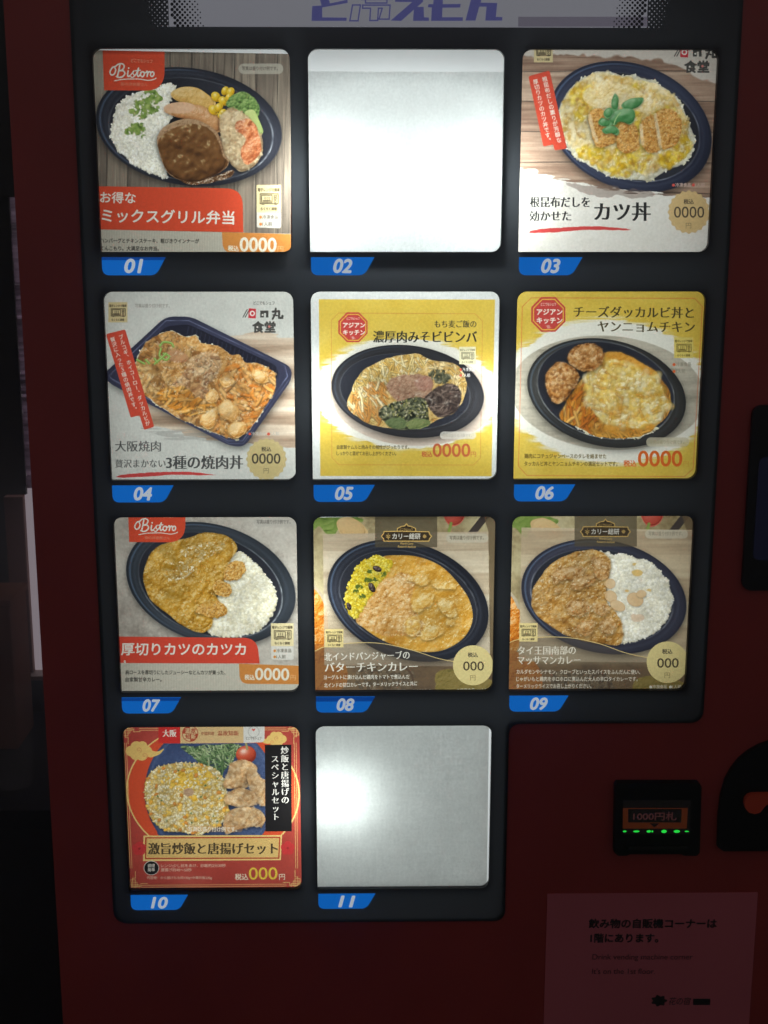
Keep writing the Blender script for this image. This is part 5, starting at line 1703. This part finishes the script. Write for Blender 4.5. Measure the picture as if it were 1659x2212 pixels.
# ---- card 09: massaman curry with white rice
def card_09():
    a = Art(9, (2000, 2030, 2830, 2870), place(9), 19)
    spice_board(a, 2, .9)
    bd = a.poly([(172, 160), (1540, 180), (1480, 1240), (150, 1230)])
    a.put(bd, a.ramp(.5 + .2 * a.fbm(300, 16) + .2 * np.sign(np.sin(a.Y / 60)), [(158, 134, 106), (186, 164, 132), (204, 186, 154)]), .85)
    m, inn = a.bowl((830, 712, 668, 450, 12), (815, 712, 570, 374, 11), cols=((28, 28, 38), (58, 58, 72), (92, 100, 124)), hl=((150, .35), (180, .5), (20, .4), (330, .25)))
    rice = a.poly([(780, 360), (860, 355), (900, 380), (980, 370), (1080, 400), (1200, 440), (1290, 520), (1350, 600), (1375, 700), (1370, 800), (1330, 900), (1250, 990), (1130, 1050), (970, 1085), (960, 1000), (940, 860), (860, 760), (850, 600), (870, 460)])
    a.rice(rice, 1500, 16, 8.5, ((222, 216, 196), (208, 202, 178), (232, 228, 214), (212, 204, 178)), (196, 188, 160))
    cur = a.blob([(250, 760), (270, 640), (340, 530), (420, 440), (560, 370), (700, 335), (800, 350), (880, 420), (880, 520), (850, 640), (860, 760), (930, 840), (980, 960), (960, 1090), (840, 1095), (640, 1060), (500, 1010), (380, 930), (290, 850)])
    cm = a.rough(cur, 10, .35, 50)
    a.shadow(cm, 8, 6, 10, .3)
    h = 6 * a.fbm(70) + 5 * a.ridge(46) + 2.4 * a.fbm(18)
    a.lump(cm, [(84, 48, 6), (158, 104, 36), (194, 142, 66), (220, 184, 120)], h + a.dome(cur, 70, 18), k=.9, var=.08 * a.noise(70), gloss=.55, gp=26, gcol=(232, 216, 180), ao=.04)
    for P in ([(420, 580), (460, 500), (600, 470), (700, 480), (620, 560), (520, 590), (440, 615)], [(550, 620), (620, 560), (740, 525), (765, 560), (720, 620), (620, 650)], [(420, 640), (480, 630), (490, 680), (440, 700)],
              [(600, 980), (640, 920), (720, 890), (770, 920), (740, 990), (660, 1030)], [(520, 790), (580, 750), (680, 750), (720, 820), (640, 870), (560, 850)], [(720, 380), (800, 400), (870, 460), (860, 540), (800, 570), (740, 480)], [(740, 790), (820, 760), (880, 800), (860, 850), (780, 850)], [(800, 930), (880, 880), (930, 930), (900, 1010), (830, 1000)]):
        q = a.rough(a.blob(P), 12, 1.1, 44)
        a.shadow(q, 2, 14, 12, .45)
        a.lump(q, [(84, 46, 12), (154, 100, 42), (194, 146, 82), (222, 188, 136)], a.dome(q, 50, 24) + 4 * a.ridge(34) + 2 * a.fbm(14), k=.9, gloss=.4, gp=18, ao=.04)
    a.grains(cm, 260, 13, 8, [(182, 130, 66), (136, 86, 32), (212, 174, 116), (112, 66, 20)], lo=.75, al=.5)
    a.strands(cm, 60, 46, 5, [(226, 200, 152), (206, 166, 104)], 30, 180, 1.4, al=.45)
    a.soft(np.clip(cm + rice, 0, 1), 7, .5, .09, 130)
    wet = 6 * a.fbm(46, octv=3) + 3 * a.fbm(16, octv=2)
    a.put(cm * sstep(.3, 1.3, a.fbm(90)), (96, 56, 14), .45)
    a.glaze(cm, wet, .9, 30, (236, 218, 182), .65)
    for cx, cy, rx, ry, g in ((880, 608, 42, 40, 0), (885, 710, 52, 44, 40), (1080, 735, 66, 54, 20), (940, 785, 64, 40, 25), (1130, 690, 40, 30, 0)):
        q = a.disc(cx, cy, rx, ry, g)
        a.shadow(q, 3, 8, 6, .25)
        a.put(q, a.ramp(.6 + .3 * a.noise(26), [(206, 164, 110), (224, 192, 146)]), .9)
        a.put(np.exp(-((a.ell(cx, cy, rx, ry, g) - .96) / .05) ** 2), (190, 140, 80), .6)
    for cx, cy, r in ((1100, 520, 46), (1010, 665, 22), (1190, 660, 26), (1070, 450, 18)):
        a.put(a.rough(a.disc(cx, cy, r, r * .6), 8, .6, 20), (214, 172, 84), .8)
    a.put(a.rough(a.disc(1100, 880, 60, 36), 14, .6, 30), (206, 160, 120), .5)
    plaque(a, 842, 192, .96, 596, 1094, 312, .82)
    a.pill(1160, 178, 1502, 248, (190, 180, 156), .8)
    serving_note(a, 1188, 222, 1460, (140, 128, 106), 36)
    curry_veil(a, 0, 0, [(60, 1085), (160, 1052), (400, 1034), (600, 1046), (800, 1090), (1000, 1160), (1200, 1205)], (1338, 1236, 166), 0)
    a.micro(154, 924, 146, 148, (222, 200, 132))
    c = (220, 210, 190)
    a.text('タイ王国南部の', (144, 1172), (604, 1170), 76, c, 'mincho', .04)
    a.text('マッサマンカレー', (142, 1250), (642, 1248), 76, c, 'mincho', .04)
    a.text('カルダモンやシナモン、クローブといったスパイスをふんだんに使い、', (132, 1328), (1120, 1330), 40, c, 'mincho', .035)
    a.text('じゃがいもと鶏肉をホロホロに煮込んだ大人の辛口タイカレーです。', (130, 1386), (1100, 1386), 40, c, 'mincho', .035)
    a.text('ターメリックライスでお召し上がりください。', (130, 1444), (730, 1442), 40, c, 'mincho', .035)
    frozen_note(a, 1194, 1446, 140, (222, 214, 196), (206, 196, 176), False, 34)
    a.put(a.disc(1362, 1434, 12), (222, 214, 196))
    a.text('1人前', (1378, 1446), (1448, 1446), 34, (206, 196, 176))
    return a


def fret(a, x, y, sx, sy, k):
    """Corner of interlaced right-angled lines."""
    g = (226, 190, 112)
    T = lambda P: [(x + sx * u * k, y + sy * v * k) for u, v in P]
    for P in ([(0, 34), (78, 34), (78, 0), (44, 0), (44, 78), (0, 78), (0, 34)], [(20, 20), (20, 92)], [(20, 20), (96, 20)], [(20, 56), (60, 56), (60, 14), (10, 14), (10, 60)],
              [(92, 20), (92, 44), (150, 44)], [(20, 92), (44, 92), (44, 150)]):
        a.put(a.line(T(P), 5 * k), g)


def cloud(a, x, y, k, f=1):
    g = (222, 182, 100)
    T = lambda u, v: (x + f * u * k, y + v * k)
    m = 0
    for u, v, r in ((0, 40, 46), (48, 6, 52), (100, 0, 46), (142, 40, 44), (96, 66, 58), (44, 66, 52), (180, 60, 26)):
        m = np.maximum(m, a.disc(*T(u, v), r * k))
    m = np.maximum(m, a.blob([T(150, 30), T(230, 46), T(290, 20), T(250, 70), T(160, 96)]))
    a.put(m, g)
    for u, v in ((70, 30), (120, 78)):
        a.put(a.line([T(u + r * math.cos(t), v + r * math.sin(t)) for t, r in zip(np.arange(0, 8, .5), np.linspace(4, 26, 16))], 4 * k, 2), (188, 96, 62), .8)


# ---- card 10: fried rice and fried chicken on the red card
def card_10():
    a = Art(10, (460, 2860, 1260, 3660), place(10), 20)
    a.put(np.ones((N, N), np.float32), a.ramp(.5 + .25 * a.noise(120) + .1 * a.noise(6), [(156, 50, 40), (172, 62, 50), (186, 78, 64)]))
    ring = a.ell(812, 640, 715, 560, 4)
    a.put(sstep(1.0, .995, ring), (206, 70, 38))
    a.put(np.exp(-((ring - 1.0) / .010) ** 4), (226, 192, 112))
    ph = a.poly([(350, 236), (1244, 232), (1248, 996), (350, 1000)]) + a.poly([(240, 232), (351, 236), (351, 1000), (240, 1000)]) * sstep(1.01, .99, a.ell(770, 630, 525, 560))
    ph = np.clip(ph, 0, 1) * sstep(1.01, .99, np.maximum(a.ell(790, 640, 548, 570), 0))
    a.put(ph, a.ramp(.5 + .2 * a.noise(160) + .15 * a.noise(7), [(32, 42, 70), (52, 66, 102), (80, 96, 132)]))
    a.put(ph * np.exp(-((a.ell(790, 640, 520, 540) - 1) / .02) ** 2), (96, 112, 146), .4)
    gr = ph * a.rough(a.blob([(540, 260), (700, 250), (900, 240), (1050, 250), (1000, 340), (930, 440), (880, 520), (800, 440), (700, 400), (640, 330)]), 14, .6, 50)
    a.put(gr * .6, (52, 66, 42))
    a.strands(ph, 1, 10, 4, [(96, 124, 78)])
    a.strands(gr, 120, 130, 8, [(104, 134, 82), (136, 160, 104), (78, 106, 62), (160, 178, 128)], 40, 70, 1.0)
    tm = a.disc(1086, 328, 84, 74)
    a.lump(tm * ph, [(106, 24, 12), (184, 66, 40), (210, 104, 70)], a.ball(1086, 328, 84, 74), gloss=.7, gp=22)
    a.put(a.line([(1085, 232), (1095, 280)], 18) * ph, (150, 140, 90))
    fr = a.rough(a.blob([(245, 640), (262, 530), (340, 440), (460, 405), (600, 395), (760, 420), (850, 460), (900, 540), (930, 640), (945, 760), (910, 860), (840, 930), (700, 990), (560, 970), (420, 960), (320, 880), (270, 780)]), 8, .4, 34) * ph
    a.shadow(fr, 4, 12, 16, .5)
    a.put(fr, (158, 116, 46))
    a.lump(fr, [(120, 84, 26), (186, 146, 66), (220, 190, 116)], 5 * a.fbm(50) + a.dome(fr, 110, 40), al=.8)
    a.grains(fr, 1500, 15, 7, [(222, 192, 120), (206, 172, 96), (232, 210, 150), (214, 180, 84), (238, 222, 176)])
    eg = fr * a.rough(a.blob([(380, 500), (560, 460), (760, 460), (860, 520), (740, 590), (560, 620), (420, 560)]), 20, 1.4, 60)
    a.lump(eg, [(150, 106, 12), (212, 166, 50), (234, 200, 96)], 6 * a.ridge(40) + 3 * a.fbm(18), ao=.05)
    for cx, cy, r in ((655, 690, 34), (700, 560, 26), (540, 600, 40), (440, 820, 30), (300, 720, 22)):
        q = a.rough(a.disc(cx, cy, r, r * .7, cx % 90), 6, .4, 16)
        a.lump(q, [(160, 106, 12), (222, 170, 44), (240, 204, 104)], a.dome(q, 16, 12), gloss=.3)
    a.put(fr * sstep(.2, 1.2, a.fbm(80)), (206, 152, 60), .35)
    a.grains(fr, 520, 16, 8, [(232, 212, 156), (242, 230, 194), (218, 186, 112), (238, 222, 176)])
    a.grains(fr, 60, 20, 14, [(230, 170, 60), (236, 190, 84), (206, 130, 50)], lo=.75)
    q = fr * a.rough(a.disc(610, 640, 44, 34), 6, .4, 20)
    a.lump(q, [(96, 64, 44), (164, 128, 96), (200, 170, 136)], 4 * a.ridge(24))
    a.grains(fr, 14, 10, 6, [(96, 130, 70), (70, 106, 60)])
    for P in ([(930, 480), (960, 400), (1040, 370), (1130, 390), (1180, 450), (1120, 530), (1100, 600), (980, 610), (900, 590)], [(1090, 470), (1150, 440), (1210, 520), (1260, 560), (1260, 740), (1190, 740), (1130, 640)],
              [(905, 690), (960, 630), (1060, 610), (1150, 640), (1175, 720), (1100, 770), (1000, 760), (920, 730)], [(900, 900), (950, 800), (1060, 765), (1180, 775), (1245, 850), (1220, 920), (1110, 930), (1000, 960), (920, 990)]):
        q = a.rough(a.blob(P), 8, .4, 30) * ph
        a.shadow(q, -4, 14, 16, .5)
        w1, _, wi = a.worley(44, warp=.5)
        v1, _, vi = a.worley(17, warp=.4)
        a.lump(q, [(98, 60, 26), (176, 130, 80), (212, 174, 122), (234, 208, 166)], a.dome(q, 60, 44) + 12 * a.k * (1 - w1) + 5 * a.k * (1 - v1) + 2 * a.fbm(10), k=.8, var=.1 * a.noise(40), ao=.06, aor=12)
        a.grains(q, 150, 17, 11, [(200, 156, 104), (222, 188, 142), (174, 124, 74), (236, 212, 174), (150, 102, 58)], lo=.72, al=.4)
        a.soft(q, 7, .55, .14, 70)
    a.soft(fr, 5, .4, .10, 120)
    a.pill(590, 918, 1060, 972, (196, 136, 80), .35)
    a.text('写真は盛り付け例です。', (608, 964), (1012, 964), 44, (236, 222, 196), bold=.01)
    # frame
    fr_ = [(70, 160), (160, 112), (1450, 118), (1520, 190), (1520, 1360), (1450, 1414), (200, 1426), (120, 1350)]
    g = (222, 188, 112)
    for o in (0, 16):
        a.put(a.line([(200, 110 + o), (1420, 106 + o)], 4), g)
        a.put(a.line([(215, 1412 + o), (1420, 1402 + o)], 4), g)
        a.put(a.line([(1486 + o, 230), (1498 + o, 1270)], 4), g)
        a.put(a.line([(76 + o, 230), (124 + o, 1270)], 4), g)
    fret(a, 66, 96, 1, 1, .95)
    fret(a, 1524, 92, -1, 1, .95)
    fret(a, 126, 1440, 1, -1, .95)
    fret(a, 1534, 1430, -1, -1, .95)
    cloud(a, 130, 260, .95)
    cloud(a, 1390, 170, .72, -1)
    # header
    a.put(a.poly([(360, 40), (540, 40), (542, 236), (360, 234)]), (196, 40, 34))
    a.text('大阪', (396, 176), (508, 176), 66, (226, 214, 196), 'mincho', .06)
    a.put(a.poly([(540, 40), (1066, 40), (1066, 232), (542, 236)]), (204, 170, 116))
    a.put(a.poly(round_poly([(1064, 40), (1242, 40), (1240, 226), (1066, 232)], [0, 0, 34, 0])), (206, 202, 192))
    rd = a.disc(622, 154, 64)
    a.put(rd, (160, 62, 40))
    a.put(rd * (a.X > 622) * (a.Y < 154), (206, 174, 124))
    a.put(rd * (a.X < 622) * (a.Y > 154), (206, 174, 124))
    for ch, x_, y_, c_ in (('温', 582, 146, 0), ('故', 632, 146, 1), ('知', 584, 196, 1), ('新', 630, 196, 0)):
        a.text(ch, (x_, y_), (x_ + 38, y_), 44, (160, 62, 40) if c_ else (210, 180, 130), bold=.05)
    a.put(np.exp(-((a.ell(622, 154, 64, 64) - 1) / .05) ** 2), (160, 62, 40))
    a.text('中国料理', (716, 166), (822, 166), 32, (150, 90, 60), 'mincho', .05)
    a.text('温故知新', (850, 168), (1026, 168), 46, (150, 70, 46), 'mincho', .05)
    a.put(np.exp(-((a.ell(1150, 138, 45, 45) - 1) / .035) ** 2), (128, 124, 116))
    a.put(a.blob([(1138, 112), (1149, 118), (1160, 112), (1162, 122), (1149, 134), (1136, 122)]), (206, 84, 76))
    a.text('どこでもシェフ', (1086, 202), (1214, 202), 26, (92, 88, 82), bold=.05)
    # black strip
    a.put(a.poly([(1243, 248), (1462, 246), (1466, 964), (1248, 966)]), (20, 18, 18))
    a.vtext('炒飯と唐揚げの', (1408, 292), (1412, 704), 68, (226, 220, 208), 'mincho', .05)
    a.vtext('スペシャルセット', (1326, 364), (1334, 844), 66, (226, 220, 208), 'mincho', .05)
    # title
    a.put(a.poly([(236, 1000), (1386, 996), (1376, 1204), (232, 1212)]), (224, 188, 112))
    a.put(a.poly([(250, 1014), (1372, 1010), (1364, 1192), (248, 1196)]), (170, 54, 34))
    a.put(a.poly([(262, 1024), (1362, 1020), (1354, 1182), (258, 1186)]), a.ramp(.5 + .3 * a.noise(120), [(200, 158, 84), (220, 184, 112)]))
    for cx, cy in ((200, 1108), (1432, 1104)):
        for i in range(5):
            t = 2 * math.pi * i / 5 - 1.57
            cov = a.disc(cx + 30 * math.cos(t), cy + 30 * math.sin(t), 30)
            a.put(cov, (190, 48, 46))
        a.put(a.disc(cx, cy, 10), (150, 34, 32))
    a.text('激旨炒飯と唐揚げセット', (278, 1148), (1346, 1146), 104, (68, 54, 34), 'mincho', .055)
    a.put(a.disc(301, 1268, 64, 60), (214, 206, 190))
    a.put(a.disc(301, 1268, 59, 55), (24, 22, 20))
    a.text('調理', (272, 1262), (330, 1262), 32, (220, 212, 198), bold=.04)
    a.text('簡単', (272, 1296), (330, 1296), 32, (220, 212, 198), bold=.04)
    c = (216, 176, 150)
    a.text('レンジ:少し封をあけ、炒飯約2分30秒', (382, 1262), (918, 1260), 31, c, bold=.03)
    a.text('唐揚げ約40〜50秒', (380, 1296), (636, 1296), 31, c, bold=.03)
    a.text('内容物：から揚げもも肉130g+中華炒飯230g', (266, 1360), (804, 1360), 27, c, bold=.03)
    a.text('税込', (996, 1364), (1104, 1364), 56, (226, 206, 176), bold=.06)
    a.text('000', (1112, 1364), (1346, 1362), 142, (224, 192, 60), bold=.015)
    a.text('円', (1362, 1364), (1410, 1362), 56, (226, 206, 176), bold=.03)
    return a


# ---- the two blank sheets
def blank_sheet(n):
    a = Art(n, (0, 0, 1659, 1659), place(n, dz=-.0104, h=.1567) if n == 2 else place(n, dx=-.0027, rot=.004), 30 + n)
    a.paper((236, 238, 236) if n == 2 else (216, 218, 214), .012)
    fib = a.noise(5, 60) + a.noise(60, 5) + .6 * a.noise(12)
    a.mul(1 + (.004 if n == 2 else .009) * fib)
    return a


# ------------------------------------------------------------------ the cards in the windows
def card_object(a, name, label, cat, group=None):
    cx, cz, w, h, rot = a.place
    im = bpy.data.images.new(name, N, N)
    px = np.ones((N, N, 4), np.float32)
    px[..., :3] = np.clip(0.06 + 0.92 * a.img, 0, 1)[::-1]      # blacks lifted: lens glare put into the print colours
    im.pixels.foreach_set(px.ravel())
    im.update()
    m = bpy.data.materials.new(name + ' print')
    m.use_nodes = True
    nt = m.node_tree
    nt.nodes.remove(nt.nodes['Principled BSDF'])
    ti = nt.nodes.new('ShaderNodeTexImage')
    ti.image = im
    ti.interpolation = 'Linear'
    tc = nt.nodes.new('ShaderNodeTexCoord')
    nt.links.new(tc.outputs['UV'], ti.inputs['Vector'])
    # paper fibres: the sheet is a little thicker here and thinner there
    no = nt.nodes.new('ShaderNodeTexNoise')
    no.inputs['Scale'].default_value = 420
    no.inputs['Detail'].default_value = 4
    nt.links.new(tc.outputs['Object'], no.inputs['Vector'])
    mr = nt.nodes.new('ShaderNodeMapRange')
    mr.inputs['From Min'].default_value = 0.3
    mr.inputs['From Max'].default_value = 0.7
    mr.inputs['To Min'].default_value = 0.93
    mr.inputs['To Max'].default_value = 1.07
    nt.links.new(no.outputs['Fac'], mr.inputs['Value'])
    mu = nt.nodes.new('ShaderNodeMix')
    mu.data_type = 'RGBA'
    mu.blend_type = 'MULTIPLY'
    mu.inputs[0].default_value = 1.0
    nt.links.new(ti.outputs['Color'], mu.inputs[6])
    nt.links.new(mr.outputs[0], mu.inputs[7])
    tr = nt.nodes.new('ShaderNodeBsdfTranslucent')
    df = nt.nodes.new('ShaderNodeBsdfDiffuse')
    nt.links.new(mu.outputs[2], tr.inputs['Color'])
    nt.links.new(mu.outputs[2], df.inputs['Color'])
    mx = nt.nodes.new('ShaderNodeMixShader')
    mx.inputs[0].default_value = 0.15
    nt.links.new(tr.outputs[0], mx.inputs[1])
    nt.links.new(df.outputs[0], mx.inputs[2])
    nt.links.new(mx.outputs[0], nt.nodes['Material Output'].inputs['Surface'])
    bm = bmesh.new()
    uv = bm.loops.layers.uv.new('UVMap')
    vs_ = [bm.verts.new((u * w / 2, 0, v * h / 2)) for u, v in ((-1, -1), (1, -1), (1, 1), (-1, 1))]
    f = bm.faces.new(vs_)
    for l, q in zip(f.loops, ((0, 0), (1, 0), (1, 1), (0, 1))):
        l[uv].uv = q
    me = bm_mesh(bm, name)
    me.materials.append(m)
    o = bpy.data.objects.new(name, me)
    C.objects.link(o)
    o.location = (cx, CARD_Y, cz)
    o.rotation_euler = (0, -rot, 0)
    tag(o, label, cat, group=group)
    return o


G = 'backlit menu cards in the display windows'
CARDS = [
    (card_01, 'menu card of hamburger steak, chicken, sausage and rice with orange red tab in window 01'),
    (card_03, 'menu card of egg covered pork cutlet rice bowl topped with green leaves in window 03'),
    (card_04, 'pale menu card of three grilled meats in a square black tray in window 04'),
    (card_05, 'gold menu card with pale border showing noodles, minced meat and spinach in window 05'),
    (card_06, 'gold menu card without border showing cheese covered chicken and two fried pieces in window 06'),
    (card_07, 'grey menu card of cutlet curry beside white rice with red banner in window 07'),
    (card_08, 'brown menu card of orange curry with yellow rice and raisins in window 08'),
    (card_09, 'brown menu card of dark curry with white rice and almond slices in window 09'),
    (card_10, 'red menu card of fried rice and fried chicken on blue plate in window 10'),
]
for fn, label in CARDS:
    card_object(fn(), 'menu_card', label, 'menu card', G)
card_object(blank_sheet(2), 'blank_sheet', 'blank white sheet glaring brightly in window 02 of the top row', 'blank sheet')
card_object(blank_sheet(11), 'blank_sheet', 'blank grey white sheet glowing at its left edge in window 11 of the bottom row', 'blank sheet')


# ------------------------------------------------------------------ paper notice stuck on the red front
fn_ = full(2130, 3500, 942 / 1659)
m_paper = mat('pink paper', (0.78, 0.18, 0.23), 0.7, vary=0.04)
m_ink = mat('black print', (0.02, 0.02, 0.02), 0.7)
m_ink2 = mat('faded brown print', (0.11, 0.03, 0.035), 0.7)
(tx0, tz), (tx1, _) = xz([(105, 131), (1586, 131)], fn_)
notice = empty('paper_notice', ((tx0 + tx1) / 2, 0.0, tz - .297), 'pink paper notice with Japanese and English lines stuck low on the red front', 'notice')
plate('sheet', [[(tx0, tz - .297), (tx1, tz - .297), (tx1, tz), (tx0, tz)]], -0.0006, 0.0005, m_paper, notice)


def note_line(name, s, u0, u1, v, h, m, bold, shear=0.0):
    (a, az), (b, bz), (_, ht) = xz([(u0, v), (u1, v), (u0, v - h)], fn_)
    lettering(name, s, (a, az), (b, bz), ht - az, -0.0009, m, notice, bold=bold, shear=shear)


note_line('lettering', '飲み物の自販機コーナーは', 392, 1295, 372, 68, m_ink, .03)
note_line('lettering', '1階にあります。', 405, 885, 474, 66, m_ink, .03)
note_line('lettering', 'Drink vending machine corner', 420, 1125, 604, 50, m_ink2, 0)
note_line('lettering', "It's on the 1st floor.", 418, 862, 694, 40, m_ink2, 0)
note_line('lettering', '花の宿', 958, 1112, 912, 54, m_ink, .0, .2)
plate('emblem', [ccw(xz([(840 + 50 + 50 * (1 + .16 * math.cos(7 * t)) * math.cos(t), 882 + 36 * (1 + .16 * math.cos(7 * t)) * math.sin(t)) for t in np.arange(0, 6.28, .12)], fn_))], -0.0009, 0.0, m_ink, notice)
plate('name_block', [ccw(xz([(1130, 868), (1250, 868), (1250, 912), (1130, 912)], fn_))], -0.0009, 0.0, m_ink, notice)

# ------------------------------------------------------------------ what shows to the left of the machine
m_slat = mat('pale bamboo slats', (0.70, 0.58, 0.70), 0.8, vary=0.25, spec=.1)
nt = m_slat.node_tree
tr = nt.nodes.new('ShaderNodeBsdfTranslucent')
wv = nt.nodes.new('ShaderNodeTexNoise')                  # thin and thick slats let more or less daylight through
wv.inputs['Scale'].default_value = 1.0
mp = nt.nodes.new('ShaderNodeMapping')
mp.inputs['Scale'].default_value = (6, 6, 160)
tc = nt.nodes.new('ShaderNodeTexCoord')
nt.links.new(tc.outputs['Object'], mp.inputs['Vector'])
nt.links.new(mp.outputs[0], wv.inputs['Vector'])
rp = nt.nodes.new('ShaderNodeValToRGB')
rp.color_ramp.elements[0].position, rp.color_ramp.elements[1].position = .3, .7
rp.color_ramp.elements[0].color, rp.color_ramp.elements[1].color = (.30, .26, .30, 1), (.95, .86, .95, 1)
nt.links.new(wv.outputs['Fac'], rp.inputs['Fac'])
nt.links.new(rp.outputs[0], tr.inputs['Color'])
mx = nt.nodes.new('ShaderNodeMixShader')
mx.inputs[0].default_value = 0.8
nt.links.new(nt.nodes['Principled BSDF'].outputs[0], mx.inputs[1])
nt.links.new(tr.outputs[0], mx.inputs[2])
nt.links.new(mx.outputs[0], nt.nodes['Material Output'].inputs['Surface'])
m_dark = mat('dark stained wood', (0.018, 0.015, 0.013), 0.6, vary=0.3)
m_brown = mat('brown wood', (0.20, 0.065, 0.035), 0.5, vary=0.3, bump=0.2, bscale=40)
m_pane = mat('daylight window', (0.5, 0.47, 0.48), 0.3, emit=1.0, ecol=tuple(lin((140, 131, 137))), vary=0.1)
YB = 0.95


def X(u, v, y=YB):
    return W(u, v, y)[0]


def Zp(u, v, y=YB):
    return W(u, v, y)[2]


# window in a brown wooden frame, reaching behind the machine
win = empty('window', ((X(60, 1300) - .2), WALL_Y - .1, Zp(60, 1447)), 'daylit window slit in a brown wooden frame below the blind', 'window')
zb_, zt_ = Zp(60, 1447), Zp(60, 1085)
xw = X(68, 1300)
plate('pane', [[(X(76, 1447), zb_), (xw + .5, zb_), (xw + .5, zt_ + .62), (X(76, 1447) - .30, zt_ + .62), (X(76, 1447) - .30, zt_ + .016), (X(76, 1447), zt_ + .016)]], YB, 0.004, m_pane, win)  # upper part widened out of sight to light the slats from behind
box('frame', X(35, 1447), X(76, 1447) - .0002, YB - .012, YB + .09, zb_ - .001, zt_ + .012, m_brown, win, .002)
box('sill', X(31, 1447), xw + .5, YB - .03, YB + .09, zb_ - .009, zb_ - .0012, mat('pale sill', (0.45, 0.36, 0.32), 0.5), win, .001)
box('panel', X(35, 1447) - 1.3, X(35, 1447) - .0005, YB + .01, YB + .08, zb_ - .001, zt_ + .012, m_dark, win)

# bamboo blind
bm = bmesh.new()
xa, zA, zB = X(55, 1054, YB - .06), Zp(55, 1054, YB - .06), Zp(25, 420, YB - .06)
xa = X(40, 740, YB - .06)
rg = np.random.default_rng(5)
z = zA
while z < zB:
    hh = rg.uniform(.0035, .0060)
    add_box(bm, xa + rg.uniform(-.0006, .0006), xa + .5, YB - .062 + rg.uniform(-.002, .002), YB - .058, z, z + hh - .00025)
    z += hh
blind = empty('bamboo_blind', (xa + .25, YB - .06, zA), 'thin slatted bamboo blind hanging left of the machine above the window slit', 'blind')
put('slats', bm_mesh(bm, 'slats'), m_slat, blind)
box('shade_board', xa - .9, xa + .5, YB - .075, YB - .066, zB - .004, zB + .60, m_dark, blind)  # dark board added where the upper slats sink into shade
box('edge_cover', xa - .9, xa - .001, YB - .0655, YB - .056, zA - .01, zB + .3, m_dark, blind)

# dark counter against the wall, with a carton and a plastic cup on it
zc = Zp(50, 1545, YB - .05)
counter = empty('counter', (X(60, 1545) - .35, YB - .25, 0), 'black counter standing under the window beside the machine', 'counter')
m_counter = mat('black counter', (0.012, 0.012, 0.013), 0.7, vary=0.3, spec=.15)
box('top', X(60, 1545) - 1.2, X(60, 1545) + .32, YB - .42, YB - .032, zc - .03, zc, m_counter, counter, .002)
box('body', X(60, 1545) - 1.15, X(60, 1545) + .30, YB - .38, YB - .04, 0.0, zc - .0301, m_dark, counter)
yk = YB - .2
xk = X(29, 1450, yk)
zk = Zp(20, 1312, yk)
carton = empty('carton', (xk - .08, yk + .05, zc), 'orange brown carton standing on the black counter at the left edge', 'carton')
m_cart = mat('orange brown card', (0.15, 0.045, 0.012), 0.9, vary=0.3, spec=.05)
box('body', xk - .16, xk, yk, yk + .10, zc, zk, m_cart, carton, .003)
box('lid', xk - .163, xk + .003, yk - .003, yk + .103, zk + .0003, zk + .012, m_cart, carton, .003)
m_cup = bpy.data.materials.new('clear plastic')
m_cup.use_nodes = True
b = m_cup.node_tree.nodes['Principled BSDF']
b.inputs['Base Color'].default_value = (0.75, 0.76, 0.78, 1)
b.inputs['Roughness'].default_value = 0.25
b.inputs['Alpha'].default_value = 0.07
b.inputs['Specular IOR Level'].default_value = 0.3
yq = YB - .33
cx_ = X(24, 1550, yq)
zq = Zp(28, 1492, yq)
cup = empty('plastic_cup', (cx_, yq, zc), 'clear plastic cup in front of the carton on the black counter', 'cup')
bm = bmesh.new()
prof = [(.0, .0), (.024, .0), (.026, .004), (.031, zq - zc - .004), (.033, zq - zc - .003), (.033, zq - zc), (.0300, zq - zc)]
ring = []
K = 28
for r, h in prof:
    ring.append([bm.verts.new((cx_ + max(r, 1e-5) * math.cos(2 * math.pi * i / K), yq + max(r, 1e-5) * math.sin(2 * math.pi * i / K), zc + h + .0002)) for i in range(K)])
for a_, b_ in zip(ring, ring[1:]):
    for i in range(K):
        bm.faces.new((a_[i], a_[(i + 1) % K], b_[(i + 1) % K], b_[i]))
cupm = bm_mesh(bm, 'cup')
for p in cupm.polygons:
    p.use_smooth = True
put('cup_body', cupm, m_cup, cup)
type_done()

# ------------------------------------------------------------------ haze added to imitate lens bloom round the lit windows
m_added_haze = bpy.data.materials.new('added_haze')
m_added_haze.use_nodes = True
nt = m_added_haze.node_tree
nt.nodes.remove(nt.nodes['Principled BSDF'])
pv = nt.nodes.new('ShaderNodeVolumePrincipled')
pv.inputs['Color'].default_value = (0.92, 0.96, 1.0, 1)
pv.inputs['Density'].default_value = 0.20
pv.inputs['Anisotropy'].default_value = 0.84
nt.links.new(pv.outputs[0], nt.nodes['Material Output'].inputs['Volume'])
tag(box('added_haze', -4.6, 4.6, -4.2, 3.8, -1.1, 2.9, m_added_haze), kind='stuff')
